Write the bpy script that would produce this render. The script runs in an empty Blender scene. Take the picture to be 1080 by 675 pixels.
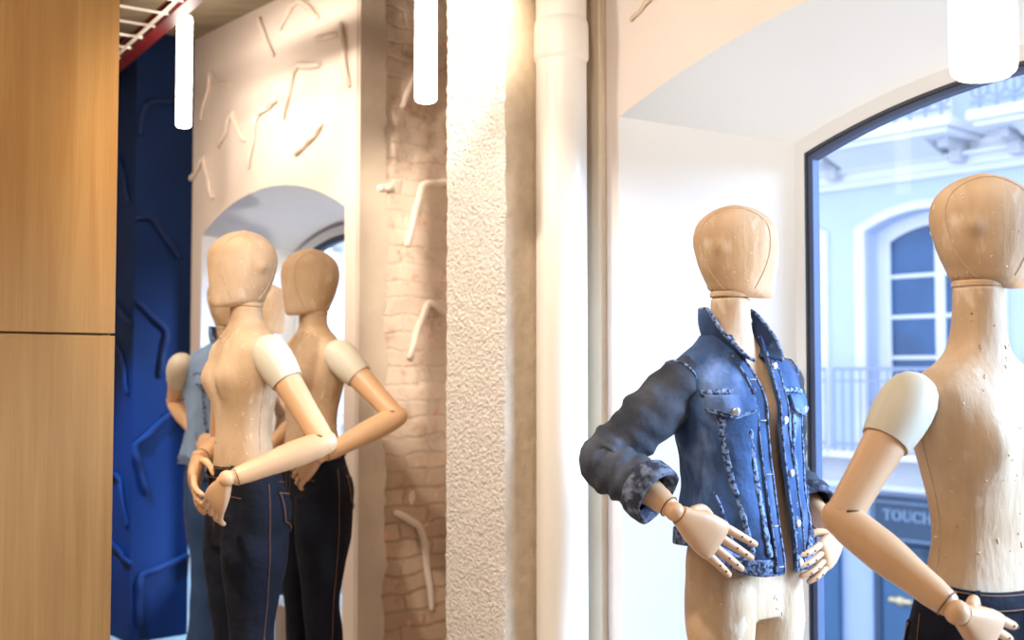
import bpy, bmesh, math, random
from math import sin, cos, pi, radians, sqrt, exp
from mathutils import Vector, Matrix, noise
from mathutils.bvhtree import BVHTree
random.seed(4)
SC = bpy.context.scene
COL = SC.collection
H = 1.38                      # eye height
FPX = 1200.0
PITCH = math.atan(52.5 / FPX)
NS = Vector((0.756, 0.655, 0)).normalized()      # towards the street
ND = Vector((-NS.y, NS.x, 0))                     # along the window wall, away from the eye

def W(s, t, z):
    return NS * s + ND * t + Vector((0, 0, z))

def ray(px, py):
    u = (px - 540) / FPX; v = (337.5 - py) / FPX
    return Vector((u, cos(PITCH) - sin(PITCH) * v, sin(PITCH) + cos(PITCH) * v))
EYE = Vector((0, 0, H))
def at(px, py, Y):
    r = ray(px, py); return EYE + r * (Y / r.y)
def hit_s(px, py, s):
    r = ray(px, py); return EYE + r * (s / r.dot(NS))
def hit_t(px, py, t):
    r = ray(px, py); return EYE + r * (t / r.dot(ND))

# ---------------------------------------------------------------- materials
def newmat(name):
    m = bpy.data.materials.new(name); m.use_nodes = True
    nt = m.node_tree; b = nt.nodes['Principled BSDF']
    return m, nt, b
def nd(nt, typ, **kw):
    n = nt.nodes.new(typ)
    for k, v in kw.items():
        if k in n.inputs: n.inputs[k].default_value = v
        else: setattr(n, k, v)
    return n
def mat(name, col, rough=0.6, var=0.0, vscale=6, vstretch=(1, 1, 1), col2=None, bump=0.0, bscale=60, bdist=0.01, bstretch=(1, 1, 1),
        metal=0.0, spec=None, detail=6, ramp=(0.35, 0.65), layers=None):
    m, nt, b = newmat(name); L = nt.links
    b.inputs['Base Color'].default_value = (*col, 1)
    b.inputs['Roughness'].default_value = rough
    b.inputs['Metallic'].default_value = metal
    if spec is not None: b.inputs['Specular IOR Level'].default_value = spec
    tc = nd(nt, 'ShaderNodeTexCoord')
    if col2 is None and var:
        col2 = tuple(max(0, c * (1 - var)) for c in col)
    out = None
    if col2 is not None:
        mp = nd(nt, 'ShaderNodeMapping'); mp.inputs['Scale'].default_value = vstretch
        L.new(tc.outputs['Object'], mp.inputs[0])
        n = nd(nt, 'ShaderNodeTexNoise', Scale=vscale, Detail=detail); L.new(mp.outputs[0], n.inputs['Vector'])
        r = nd(nt, 'ShaderNodeValToRGB'); r.color_ramp.elements[0].position = ramp[0]; r.color_ramp.elements[1].position = ramp[1]
        r.color_ramp.elements[0].color = (*col2, 1); r.color_ramp.elements[1].color = (*col, 1)
        L.new(n.outputs['Fac'], r.inputs[0]); out = r.outputs[0]
    for (c3, sc, lo, hi, st, amt) in (layers or []):
        mp = nd(nt, 'ShaderNodeMapping'); mp.inputs['Scale'].default_value = st
        mp.inputs['Location'].default_value = (sc * .37, sc * .11, 3.1)
        L.new(tc.outputs['Object'], mp.inputs[0])
        n = nd(nt, 'ShaderNodeTexNoise', Scale=sc, Detail=5); L.new(mp.outputs[0], n.inputs['Vector'])
        r = nd(nt, 'ShaderNodeValToRGB'); r.color_ramp.elements[0].position = lo; r.color_ramp.elements[1].position = hi
        r.color_ramp.elements[0].color = (0, 0, 0, 1); r.color_ramp.elements[1].color = (amt, amt, amt, 1)
        L.new(n.outputs['Fac'], r.inputs[0])
        mx = nd(nt, 'ShaderNodeMix', data_type='RGBA')
        L.new(r.outputs[0], mx.inputs['Factor'])
        if out is not None: L.new(out, mx.inputs['A'])
        else: mx.inputs['A'].default_value = (*col, 1)
        mx.inputs['B'].default_value = (*c3, 1); out = mx.outputs['Result']
    if out is not None: L.new(out, b.inputs['Base Color'])
    if bump:
        mp = nd(nt, 'ShaderNodeMapping'); mp.inputs['Scale'].default_value = bstretch
        L.new(tc.outputs['Object'], mp.inputs[0])
        n = nd(nt, 'ShaderNodeTexNoise', Scale=bscale, Detail=4); L.new(mp.outputs[0], n.inputs['Vector'])
        bp = nd(nt, 'ShaderNodeBump', Strength=bump, Distance=bdist)
        L.new(n.outputs['Fac'], bp.inputs['Height']); L.new(bp.outputs[0], b.inputs['Normal'])
    return m

M = {}
M['plaster'] = mat('wall_plaster', (0.81, 0.70, 0.615), 0.75, var=0.05, vscale=2, bump=0.15, bscale=14, bdist=0.01)
M['reveal'] = mat('reveal_paint', (0.66, 0.675, 0.69), 0.6, var=0.03, vscale=2)
M['pinkplaster'] = mat('pink_plaster', (0.80, 0.71, 0.655), 0.7, var=0.05, vscale=3, bump=0.15, bscale=20)
M['edge'] = mat('edge_plaster', (0.70, 0.60, 0.50), 0.7, var=0.12, vscale=5, bump=0.3, bscale=26, bdist=0.008)
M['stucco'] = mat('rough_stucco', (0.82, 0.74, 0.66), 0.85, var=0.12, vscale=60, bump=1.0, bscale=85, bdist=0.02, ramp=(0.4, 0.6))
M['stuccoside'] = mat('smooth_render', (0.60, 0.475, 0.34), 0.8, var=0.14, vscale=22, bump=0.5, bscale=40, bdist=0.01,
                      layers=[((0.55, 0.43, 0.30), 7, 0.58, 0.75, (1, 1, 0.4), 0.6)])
M['board'] = mat('trim_board', (0.66, 0.55, 0.41), 0.6, var=0.08, vscale=4)
M['pipe'] = mat('painted_pipe', (0.80, 0.74, 0.66), 0.32, var=0.04, vscale=3, vstretch=(1, 1, .3))
M['blue'] = mat('blue_paint', (0.0006, 0.015, 0.072), 0.8, var=0.2, vscale=3, spec=0.25)
M['ceiling'] = mat('ceiling_boards', (0.34, 0.27, 0.17), 0.85, col2=(0.22, 0.18, 0.12), vscale=5, vstretch=(1, 4, 1))
M['floor'] = mat('floor_boards', (0.68, 0.56, 0.44), 0.45, var=0.2, vscale=5, vstretch=(1, 8, 1))
M['roomwall'] = mat('room_paint', (0.70, 0.64, 0.57), 0.8, var=0.03)
M['red'] = mat('red_steel', (0.13, 0.004, 0.004), 0.45, var=0.1)
M['wire'] = mat('white_wire', (0.85, 0.80, 0.74), 0.4, var=0.04)
M['steel'] = mat('grey_metal', (0.35, 0.36, 0.38), 0.35, var=0.05, metal=0.7)
M['frame'] = mat('blue_grey_frame', (0.055, 0.08, 0.16), 0.7, var=0.06)
M['darkframe'] = mat('dark_gasket', (0.03, 0.035, 0.05), 0.5, var=0.1)
M['hanger'] = mat('hanger_plaster', (0.81, 0.695, 0.605), 0.6, var=0.08, vscale=10)
M['hangerblue'] = mat('hanger_blue', (0.0006, 0.013, 0.066), 0.7, var=0.1, spec=0.3)
M['linen'] = mat('linen_skin', (0.66, 0.475, 0.31), 0.62, col2=(0.51, 0.335, 0.19), vscale=4, spec=0.35, bump=0.55, bscale=38, bdist=0.007, bstretch=(1, 1, .30), ramp=(0.38, 0.62),
                 layers=[((0.30, 0.17, 0.075), 5.0, 0.47, 0.70, (1, 1, 0.22), 0.85), ((0.72, 0.60, 0.46), 20, 0.60, 0.68, (1, 1, 0.5), 0.6)])
M['seam'] = mat('linen_seam', (0.55, 0.40, 0.27), 0.8, var=0.2, vscale=60, bump=0.4, bscale=200, bdist=0.002)
M['flake'] = mat('flaking_glue', (0.76, 0.61, 0.45), 0.6, var=0.2, vscale=50)
M['tear'] = mat('tear_brown', (0.20, 0.12, 0.07), 0.8, var=0.2, vscale=50)
M['wood'] = mat('arm_wood', (0.74, 0.45, 0.245), 0.38, var=0.12, vscale=9, vstretch=(1, 1, .4))
M['joint'] = mat('joint_brown', (0.18, 0.09, 0.04), 0.6, var=0.2)
M['cap'] = mat('cap_greige', (0.66, 0.60, 0.47), 0.45, var=0.04)
M['jeans'] = mat('dark_denim', (0.0075, 0.010, 0.021), 0.82, col2=(0.005, 0.006, 0.011), vscale=7, bump=0.5, bscale=9, bdist=0.03, bstretch=(1, 1, 1.4), spec=0.2,
                 layers=[((0.014, 0.019, 0.036), 3.2, 0.52, 0.75, (1, 1, .4), 0.6)])
M['bluejeans'] = mat('mid_denim', (0.04, 0.09, 0.22), 0.85, var=0.3, vscale=7, spec=0.2)
M['orange'] = mat('orange_thread', (0.26, 0.12, 0.05), 0.7, var=0.1)
M['copper'] = mat('copper_rivet', (0.55, 0.28, 0.13), 0.35, var=0.05, metal=0.8)
M['denim'] = mat('washed_denim', (0.056, 0.112, 0.25), 0.85, col2=(0.018, 0.031, 0.078), vscale=4.5, bump=0.6, bscale=22, bdist=0.012, spec=0.2, ramp=(0.36, 0.62),
                 layers=[((0.24, 0.33, 0.54), 8, 0.54, 0.72, (1, 1, 0.5), 0.8), ((0.016, 0.024, 0.052), 6, 0.56, 0.70, (1, 1, .6), 0.8)])
M['seamdenim'] = mat('faded_seam', (0.20, 0.28, 0.46), 0.85, col2=(0.018, 0.030, 0.08), vscale=100, ramp=(0.43, 0.57), bump=0.8, bscale=120, bdist=0.006)
M['shadedenim'] = mat('shaded_denim', (0.072, 0.078, 0.098), 0.85, col2=(0.028, 0.031, 0.042), vscale=6, bump=0.6, bscale=18, bdist=0.014, spec=0.2, ramp=(0.36, 0.62),
                     layers=[((0.14, 0.17, 0.24), 11, 0.58, 0.76, (1, 1, .6), 0.6)])  # sleeve copy of the jacket denim, its warm shaded tone painted in as grey
M['cuffdenim'] = mat('cuff_denim', (0.17, 0.20, 0.28), 0.85, col2=(0.022, 0.028, 0.052), vscale=38, ramp=(0.45, 0.62), bump=0.8, bscale=60, bdist=0.01)
M['lining'] = mat('denim_inside', (0.22, 0.25, 0.31), 0.9, var=0.15)
M['vest'] = mat('pale_denim', (0.26, 0.38, 0.58), 0.9, var=0.3, vscale=6)
M['thread'] = mat('tan_thread', (0.40, 0.34, 0.30), 0.8, var=0.15, vscale=90)
M['button'] = mat('silver_button', (0.75, 0.76, 0.78), 0.28, var=0.05, metal=0.85)
M['whitepaint'] = mat('plinth_white', (0.75, 0.72, 0.68), 0.4, var=0.03)
# facade
M['fwall'] = mat('facade_paint', (0.56, 0.635, 0.80), 0.85, var=0.05, vscale=1.5)
M['fwhite'] = mat('facade_white', (0.82, 0.82, 0.84), 0.8, var=0.06, vscale=2)
M['fgrey'] = mat('facade_stone', (0.60, 0.60, 0.62), 0.85, var=0.1, vscale=2)
M['fglass'] = mat('facade_glass', (0.03, 0.12, 0.30), 0.12, var=0.4, vscale=1.2, spec=0.6)
M['fcurtain'] = mat('curtain', (0.30, 0.42, 0.62), 0.9, var=0.3, vscale=3, vstretch=(3, 3, .2))
M['iron'] = mat('balcony_iron', (0.30, 0.36, 0.50), 0.6, var=0.1)
M['shop'] = mat('shop_front', (0.05, 0.14, 0.28), 0.5, var=0.15, vscale=2)
M['shoplight'] = mat('shop_panel', (0.45, 0.55, 0.75), 0.6, var=0.08, vscale=2)
M['sign'] = mat('sign_board', (0.035, 0.07, 0.13), 0.5, var=0.12, vscale=3)
M['signtext'] = mat('sign_letters', (0.30, 0.42, 0.58), 0.6, var=0.05)
M['street'] = mat('street_paving', (0.30, 0.31, 0.34), 0.9, var=0.15, vscale=2)
M['brass'] = mat('shop_brass', (0.75, 0.62, 0.38), 0.35, var=0.1, metal=0.6)

def oak():
    m, nt, b = newmat('oak_veneer'); L = nt.links
    tc = nd(nt, 'ShaderNodeTexCoord')
    mp = nd(nt, 'ShaderNodeMapping'); mp.inputs['Scale'].default_value = (14, 14, 0.55)
    L.new(tc.outputs['Object'], mp.inputs[0])
    n = nd(nt, 'ShaderNodeTexNoise', Scale=2.2, Detail=8, Roughness=0.6, Distortion=0.6); L.new(mp.outputs[0], n.inputs['Vector'])
    mp2 = nd(nt, 'ShaderNodeMapping'); mp2.inputs['Scale'].default_value = (150, 150, 3)
    L.new(tc.outputs['Object'], mp2.inputs[0])
    n2 = nd(nt, 'ShaderNodeTexNoise', Scale=2, Detail=3); L.new(mp2.outputs[0], n2.inputs['Vector'])
    ad = nd(nt, 'ShaderNodeMath', operation='MULTIPLY_ADD'); L.new(n2.outputs['Fac'], ad.inputs[0]); ad.inputs[1].default_value = 0.35; L.new(n.outputs['Fac'], ad.inputs[2])
    r = nd(nt, 'ShaderNodeValToRGB')
    r.color_ramp.elements[0].position = 0.42; r.color_ramp.elements[0].color = (0.33, 0.155, 0.040, 1)
    r.color_ramp.elements[1].position = 0.95; r.color_ramp.elements[1].color = (0.43, 0.235, 0.072, 1)
    L.new(ad.outputs[0], r.inputs[0]); L.new(r.outputs[0], b.inputs['Base Color'])
    b.inputs['Roughness'].default_value = 0.6; b.inputs['Specular IOR Level'].default_value = 0.3
    return m
M['oak'] = oak()

def brick():
    m, nt, b = newmat('exposed_brick'); L = nt.links
    tc = nd(nt, 'ShaderNodeTexCoord')
    # wall runs along NS: use s as brick x and z as brick y
    vx = nd(nt, 'ShaderNodeVectorMath', operation='DOT_PRODUCT'); L.new(tc.outputs['Object'], vx.inputs[0]); vx.inputs[1].default_value = NS
    sx = nd(nt, 'ShaderNodeSeparateXYZ'); L.new(tc.outputs['Object'], sx.inputs[0])
    nz = nd(nt, 'ShaderNodeTexNoise', Scale=7, Detail=5); L.new(tc.outputs['Object'], nz.inputs['Vector'])
    wob = nd(nt, 'ShaderNodeMath', operation='MULTIPLY_ADD'); L.new(nz.outputs['Fac'], wob.inputs[0]); wob.inputs[1].default_value = 0.07; L.new(sx.outputs['Z'], wob.inputs[2])
    wx = nd(nt, 'ShaderNodeMath', operation='MULTIPLY_ADD'); L.new(nz.outputs['Color'], wx.inputs[0]); wx.inputs[1].default_value = 0.16; L.new(vx.outputs['Value'], wx.inputs[2])
    cb = nd(nt, 'ShaderNodeCombineXYZ'); L.new(wx.outputs[0], cb.inputs[0]); L.new(wob.outputs[0], cb.inputs[1])
    bt = nd(nt, 'ShaderNodeTexBrick', Scale=1.0)
    bt.inputs['Brick Width'].default_value = 0.27; bt.inputs['Row Height'].default_value = 0.075; bt.inputs['Mortar Size'].default_value = 0.010
    bt.inputs['Mortar Smooth'].default_value = 0.6
    bt.inputs['Color1'].default_value = (0.46, 0.32, 0.22, 1); bt.inputs['Color2'].default_value = (0.58, 0.43, 0.31, 1); bt.inputs['Mortar'].default_value = (0.40, 0.28, 0.19, 1)
    L.new(cb.outputs[0], bt.inputs['Vector'])
    n2 = nd(nt, 'ShaderNodeTexNoise', Scale=9, Detail=7, Roughness=.65); L.new(tc.outputs['Object'], n2.inputs['Vector'])
    r2 = nd(nt, 'ShaderNodeValToRGB'); r2.color_ramp.elements[0].position = 0.28; r2.color_ramp.elements[1].position = 0.50
    L.new(n2.outputs['Fac'], r2.inputs[0])
    # limewash covers the upper part, bare brick low down (a worn edge of its own)
    g = nd(nt, 'ShaderNodeMapRange'); L.new(wob.outputs[0], g.inputs['Value'])
    g.inputs['From Min'].default_value = 0.9; g.inputs['From Max'].default_value = 1.35; g.inputs['To Min'].default_value = 0.12; g.inputs['To Max'].default_value = 1.15
    mu = nd(nt, 'ShaderNodeMath', operation='MULTIPLY'); L.new(r2.outputs[0], mu.inputs[0]); L.new(g.outputs[0], mu.inputs[1])
    mx = nd(nt, 'ShaderNodeMix', data_type='RGBA'); L.new(mu.outputs[0], mx.inputs['Factor']); L.new(bt.outputs['Color'], mx.inputs['A']); mx.inputs['B'].default_value = (0.76, 0.63, 0.53, 1)
    n3 = nd(nt, 'ShaderNodeTexNoise', Scale=16, Detail=3); L.new(tc.outputs['Object'], n3.inputs['Vector'])
    r3 = nd(nt, 'ShaderNodeValToRGB'); r3.color_ramp.elements[0].position = 0.63; r3.color_ramp.elements[1].position = 0.70
    L.new(n3.outputs['Fac'], r3.inputs[0])
    mx2 = nd(nt, 'ShaderNodeMix', data_type='RGBA'); L.new(r3.outputs[0], mx2.inputs['Factor']); L.new(mx.outputs['Result'], mx2.inputs['A']); mx2.inputs['B'].default_value = (0.72, 0.45, 0.34, 1)
    n5 = nd(nt, 'ShaderNodeTexNoise', Scale=11, Detail=6, Roughness=.7); L.new(tc.outputs['Object'], n5.inputs['Vector'])
    r5 = nd(nt, 'ShaderNodeValToRGB'); r5.color_ramp.elements[0].position = 0.58; r5.color_ramp.elements[1].position = 0.72
    r5.color_ramp.elements[1].color = (.75, .75, .75, 1); L.new(n5.outputs['Fac'], r5.inputs[0])
    mx5 = nd(nt, 'ShaderNodeMix', data_type='RGBA'); L.new(r5.outputs[0], mx5.inputs['Factor']); L.new(mx2.outputs['Result'], mx5.inputs['A']); mx5.inputs['B'].default_value = (0.40, 0.26, 0.17, 1)
    L.new(mx5.outputs['Result'], b.inputs['Base Color']); b.inputs['Roughness'].default_value = 0.9
    ad = nd(nt, 'ShaderNodeMath', operation='MULTIPLY_ADD'); L.new(n2.outputs['Fac'], ad.inputs[0]); ad.inputs[1].default_value = 0.9; L.new(bt.outputs['Fac'], ad.inputs[2]); 
    sub = nd(nt, 'ShaderNodeMath', operation='SUBTRACT'); L.new(n2.outputs['Fac'], sub.inputs[0]); L.new(bt.outputs['Fac'], sub.inputs[1])
    bp = nd(nt, 'ShaderNodeBump', Strength=0.4, Distance=0.02); L.new(sub.outputs[0], bp.inputs['Height']); L.new(bp.outputs[0], b.inputs['Normal'])
    return m
M['brick'] = brick()

def emit(name, col, st):
    m, nt, b = newmat(name)
    b.inputs['Base Color'].default_value = (0.9, 0.88, 0.84, 1)
    b.inputs['Emission Color'].default_value = (*col, 1); b.inputs['Emission Strength'].default_value = st
    return m
M['lamp'] = emit('lamp_diffuser', (1.0, 0.90, 0.78), 16.0)
def glass():
    m, nt, b = newmat('window_glass'); L = nt.links
    nt.nodes.remove(b)
    tr = nd(nt, 'ShaderNodeBsdfTransparent'); tr.inputs[0].default_value = (0.95, 0.97, 1, 1)
    gl = nd(nt, 'ShaderNodeBsdfGlossy'); gl.inputs['Roughness'].default_value = 0.02
    lw = nd(nt, 'ShaderNodeLayerWeight'); pw = nd(nt, 'ShaderNodeMath', operation='POWER'); L.new(lw.outputs['Facing'], pw.inputs[0]); pw.inputs[1].default_value = 5
    fr = nd(nt, 'ShaderNodeMath', operation='MULTIPLY_ADD'); L.new(pw.outputs[0], fr.inputs[0]); fr.inputs[1].default_value = 0.6; fr.inputs[2].default_value = 0.003
    mx = nd(nt, 'ShaderNodeMixShader'); L.new(fr.outputs[0], mx.inputs[0]); L.new(tr.outputs[0], mx.inputs[1]); L.new(gl.outputs[0], mx.inputs[2])
    L.new(mx.outputs[0], nt.nodes['Material Output'].inputs['Surface'])
    return m
M['glass'] = glass()

# ---------------------------------------------------------------- mesh builder
class MB:
    def __init__(s): s.v = []; s.f = []; s.mi = []
    def add(s, vs, fs, mi=0):
        o = len(s.v); s.v += [Vector(p) for p in vs]; s.f += [[i + o for i in f] for f in fs]; s.mi += [mi] * len(fs)
        return s
    def box8(s, p, mi=0):    # p: 8 corners, bottom 4 ccw then top 4
        return s.add(p, [(3, 2, 1, 0), (4, 5, 6, 7), (0, 1, 5, 4), (1, 2, 6, 5), (2, 3, 7, 6), (3, 0, 4, 7)], mi)
    def box(s, a, b, mi=0):
        (x0, y0, z0), (x1, y1, z1) = a, b
        return s.box8([(x0, y0, z0), (x1, y0, z0), (x1, y1, z0), (x0, y1, z0), (x0, y0, z1), (x1, y0, z1), (x1, y1, z1), (x0, y1, z1)], mi)
    def stz(s, s0, s1, t0, t1, z0, z1, mi=0):   # box in street axes
        c = [(s0, t0), (s1, t0), (s1, t1), (s0, t1)]
        return s.box8([W(a, b, z0) for a, b in c] + [W(a, b, z1) for a, b in c], mi)
    def loft(s, rings, cap=True, closed=True, mi=0):
        n = len(rings[0]); vs = [p for r in rings for p in r]; fs = []
        for i in range(len(rings) - 1):
            for j in range(n if closed else n - 1):
                k = (j + 1) % n
                fs.append((i * n + j, i * n + k, (i + 1) * n + k, (i + 1) * n + j))
        if cap and closed:
            fs.append(tuple(reversed(range(n)))); fs.append(tuple((len(rings) - 1) * n + j for j in range(n)))
        return s.add(vs, fs, mi)
    def tube(s, pts, rad, seg=10, roundcap=True, flat=1.0, up=None, mi=0, sub=1):
        pts = [Vector(p) for p in pts]
        if not isinstance(rad, (list, tuple)): rad = [rad] * len(pts)
        if sub > 1: pts, rad = smooth_path(pts, rad, sub)
        rings = []; ref = Vector(up) if up else None; u = None
        n = len(pts)
        for i in range(n):
            d = (pts[min(i + 1, n - 1)] - pts[max(i - 1, 0)]).normalized()
            if u is None:
                a = ref if ref else (Vector((0, 0, 1)) if abs(d.z) < .9 else Vector((1, 0, 0)))
                u = (a - d * a.dot(d)).normalized()
            else:
                a = ref if ref else u
                u = (a - d * a.dot(d)).normalized()
            w = d.cross(u)
            def ring(c, r): return [c + (u * flat * cos(2 * pi * k / seg) + w * sin(2 * pi * k / seg)) * r for k in range(seg)]
            if i == 0 and roundcap:
                for q in (0.08, .35, .65): rings.append(ring(pts[0] - d * rad[0] * cos(q * pi / 2), rad[0] * sin(q * pi / 2)))
            rings.append(ring(pts[i], rad[i]))
            if i == n - 1 and roundcap:
                for q in (.65, .35, .08): rings.append(ring(pts[i] + d * rad[i] * cos(q * pi / 2), rad[i] * sin(q * pi / 2)))
        return s.loft(rings, mi=mi)
    def sphere(s, c, r, seg=14, rows=9, sc=(1, 1, 1), mi=0):
        c = Vector(c); rings = []
        for i in range(rows):
            a = -pi / 2 + (i + .5) * pi / rows
            rings.append([c + Vector((cos(a) * cos(2 * pi * j / seg) * r * sc[0], cos(a) * sin(2 * pi * j / seg) * r * sc[1], sin(a) * r * sc[2])) for j in range(seg)])
        return s.loft(rings, mi=mi)
    def disc(s, c, n, r, h, seg=16, dome=0.3, mi=0):
        c = Vector(c); n = Vector(n).normalized(); u = n.orthogonal().normalized(); w = n.cross(u)
        prof = [(r, -h * .5), (r, h * .5), (r * .85, h * .8), (r * .45, h * (.8 + dome * .4)), (r * .05, h * (.8 + dome * .5))]
        return s.loft([[c + n * z + (u * cos(2 * pi * k / seg) + w * sin(2 * pi * k / seg)) * q for k in range(seg)] for q, z in prof], mi=mi)
    def build(s, name, m, parent=None, smooth=True, angle=40, mods=None, label=None):
        me = bpy.data.meshes.new(name); me.from_pydata([tuple(p) for p in s.v], [], s.f)
        mm = m if isinstance(m, (list, tuple)) else [m]
        for q in mm: me.materials.append(M[q] if isinstance(q, str) else q)
        if len(mm) > 1:
            for p, i in zip(me.polygons, s.mi): p.material_index = i
        bm = bmesh.new(); bm.from_mesh(me); bmesh.ops.recalc_face_normals(bm, faces=bm.faces); bm.to_mesh(me); bm.free()
        o = bpy.data.objects.new(name, me); COL.objects.link(o)
        if smooth:
            me.polygons.foreach_set('use_smooth', [True] * len(me.polygons))
            if angle: me.set_sharp_from_angle(angle=radians(angle))
        if parent: o.parent = parent
        if label: o['label'] = label
        for typ, kw in (mods or []):
            md = o.modifiers.new(typ.lower(), typ)
            for k, v in kw.items(): setattr(md, k, v)
        return o

def smooth_path(pts, rad, sub):
    P, R = [], []
    n = len(pts)
    for i in range(n - 1):
        p0, p1, p2, p3 = pts[max(i - 1, 0)], pts[i], pts[i + 1], pts[min(i + 2, n - 1)]
        for k in range(sub):
            u = k / sub
            P.append(0.5 * ((2 * p1) + (p2 - p0) * u + (2 * p0 - 5 * p1 + 4 * p2 - p3) * u * u + (3 * p1 - p0 - 3 * p2 + p3) * u ** 3))
            R.append(rad[i] + (rad[i + 1] - rad[i]) * (u * u * (3 - 2 * u)))
    P.append(pts[-1]); R.append(rad[-1])
    return P, R

def freeze(o):
    """apply the modifiers of o"""
    dg = bpy.context.evaluated_depsgraph_get(); dg.update()
    me = bpy.data.meshes.new_from_object(o.evaluated_get(dg)); old = o.data
    o.modifiers.clear(); o.data = me; me.name = old.name
    bpy.data.meshes.remove(old)
    return o
def empty(name, loc, rz=0, sc=1.0):
    o = bpy.data.objects.new(name, None); COL.objects.link(o); o.empty_display_size = .1
    o.location = loc; o.rotation_euler = (0, 0, rz); o.scale = (sc, sc, sc); return o
def tag(o, label=None, cat=None, group=None, kind=None):
    if label: o['label'] = label
    if cat: o['category'] = cat
    if group: o['group'] = group
    if kind: o['kind'] = kind
    return o
def structure(o): o['kind'] = 'structure'; return o
BEV = lambda w: [('BEVEL', dict(width=w, segments=2, limit_method='ANGLE'))]

# ---------------------------------------------------------------- the room
STRETCH = {1.30: 2.5}
def arch_pts(tc, a, zs, r, zb, n=28):
    """outline from the bottom at high t, over the arch, to the bottom at low t"""
    k = STRETCH.get(tc, 1.0)                    # unseen low-t side of the arch is stretched to let more sun in
    P = [(tc + a, zb)]
    R = (a * a + r * r) / (2 * r); cz = zs + r - R
    for i in range(n + 1):
        t = a - 2 * a * i / n
        P.append((tc + (t if t > 0 else t * k), cz + sqrt(max(0, R * R - t * t))))
    P.append((tc - a * k, zb)); return P
def arch_wall(mb, t0, t1, z0, z1, s0, s1, tc, f, b, zb, mi=(0, 0, 0)):
    """wall between t0<t1 with an arched, splayed opening; f,b = (half width, springing, rise) on the two faces"""
    F = arch_pts(tc, *f, zb); B = arch_pts(tc, *b, zb)
    for s, P, m in ((s0, F, mi[0]), (s1, B, mi[2])):
        hi, lo = P[0][0], P[-1][0]
        mb.add([W(s, hi, z0), W(s, t1, z0), W(s, t1, z1), W(s, hi, z1)], [(0, 1, 2, 3)], m)
        mb.add([W(s, t0, z0), W(s, lo, z0), W(s, lo, z1), W(s, t0, z1)], [(0, 1, 2, 3)], m)
        top = P[1:-1]
        for (ta, za), (tb, zb2) in zip(top, top[1:]):
            mb.add([W(s, ta, za), W(s, tb, zb2), W(s, tb, z1), W(s, ta, z1)], [(0, 1, 2, 3)], m)
        if zb > z0: mb.add([W(s, lo, z0), W(s, hi, z0), W(s, hi, zb), W(s, lo, zb)], [(0, 1, 2, 3)], m)
    rv = [W(s0, *p) for p in F] + [W(s1, *p) for p in B]; n = len(F)
    mb.add(rv, [(i, i + 1, n + i + 1, n + i) for i in range(n - 1)] + [(n - 1, 0, n, 2 * n - 1)], mi[1])
    for t in (t0, t1): mb.add([W(s0, t, z0), W(s1, t, z0), W(s1, t, z1), W(s0, t, z1)], [(0, 1, 2, 3)], mi[0])
    mb.add([W(s0, t0, z1), W(s1, t0, z1), W(s1, t1, z1), W(s0, t1, z1)], [(0, 1, 2, 3)], mi[0])
def arch_frame(mb, s0, s1, tc, o, i, zb, wbot=0.06, mi=0):
    """ring between two arch outlines"""
    O = arch_pts(tc, *o, zb); I = arch_pts(tc, *i, zb + wbot); n = len(O)
    vs = [W(s0, *p) for p in O] + [W(s0, *p) for p in I] + [W(s1, *p) for p in O] + [W(s1, *p) for p in I]
    fs = []
    for k in range(n):
        j = (k + 1) % n
        fs += [(k, j, n + j, n + k), (2 * n + k, 2 * n + j, 3 * n + j, 3 * n + k), (n + k, n + j, 3 * n + j, 3 * n + k), (k, j, 2 * n + j, 2 * n + k)]
    mb.add(vs, fs, mi)
def arch_pane(mb, s0, s1, tc, o, zb, mi=0):
    P = arch_pts(tc, *o, zb); n = len(P)
    mb.add([W(s0, *p) for p in P] + [W(s1, *p) for p in P], [tuple(range(n)), tuple(range(2 * n - 1, n - 1, -1))] + [(k, (k + 1) % n, n + (k + 1) % n, n + k) for k in range(n)], mi)

ZC = 3.14                                   # ceiling height
SW, SB = 2.65, 3.10                         # window wall: room face, glass line
TC1, TC2 = 1.30, 4.845
BF1, BB1 = (1.23, 2.197, .245), (.875, 2.115, .165)
BF2, BB2 = (.685, 2.085, .165), (.50, 2.00, .11)
mb = MB(); arch_wall(mb, -3.0, 2.70, 0, ZC, SW, SB, TC1, BF1, BB1, .30, (0, 1, 0)); structure(mb.build('wall_right', ['pinkplaster', 'reveal'], angle=25))
mb = MB(); arch_wall(mb, 4.07, 5.65, 0, ZC, SW, SB + .1, TC2, BF2, BB2, .30, (0, 1, 0)); structure(mb.build('wall_left', ['plaster', 'reveal'], angle=25))
structure(MB().stz(3.15, 3.3, 2.5, 4.2, 0, ZC).build('wall_niche', 'edge', smooth=False))
structure(MB().stz(2.34, 3.2, 5.65, 6.9, 0, ZC).build('wall_blue', 'blue', smooth=False))
structure(MB().stz(-3.6, 2.34, 6.8, 6.95, 0, ZC).build('wall_end', 'roomwall', smooth=False))
structure(MB().stz(-3.6, 3.3, -3.15, -3.0, 0, ZC).build('wall_near', 'roomwall', smooth=False))
structure(MB().stz(-3.75, -3.6, -3.0, 6.8, 0, ZC).build('wall_back', 'roomwall', smooth=False))
structure(MB().stz(-3.75, 3.4, -3.15, 6.95, -.15, 0).build('floor', 'floor', smooth=False))
mb = MB().stz(-3.75, 3.4, -3.15, 6.95, ZC, ZC + .15)
structure(mb.build('ceiling', 'ceiling', smooth=False))
# beams of the ceiling
for i, t in enumerate((1.2, 2.6)):
    structure(MB().stz(-3.6, SW, t, t + .12, ZC - .10, ZC).build('ceiling_beam' if not i else 'ceiling_beam.%03d' % i, 'ceiling', smooth=False))

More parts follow.
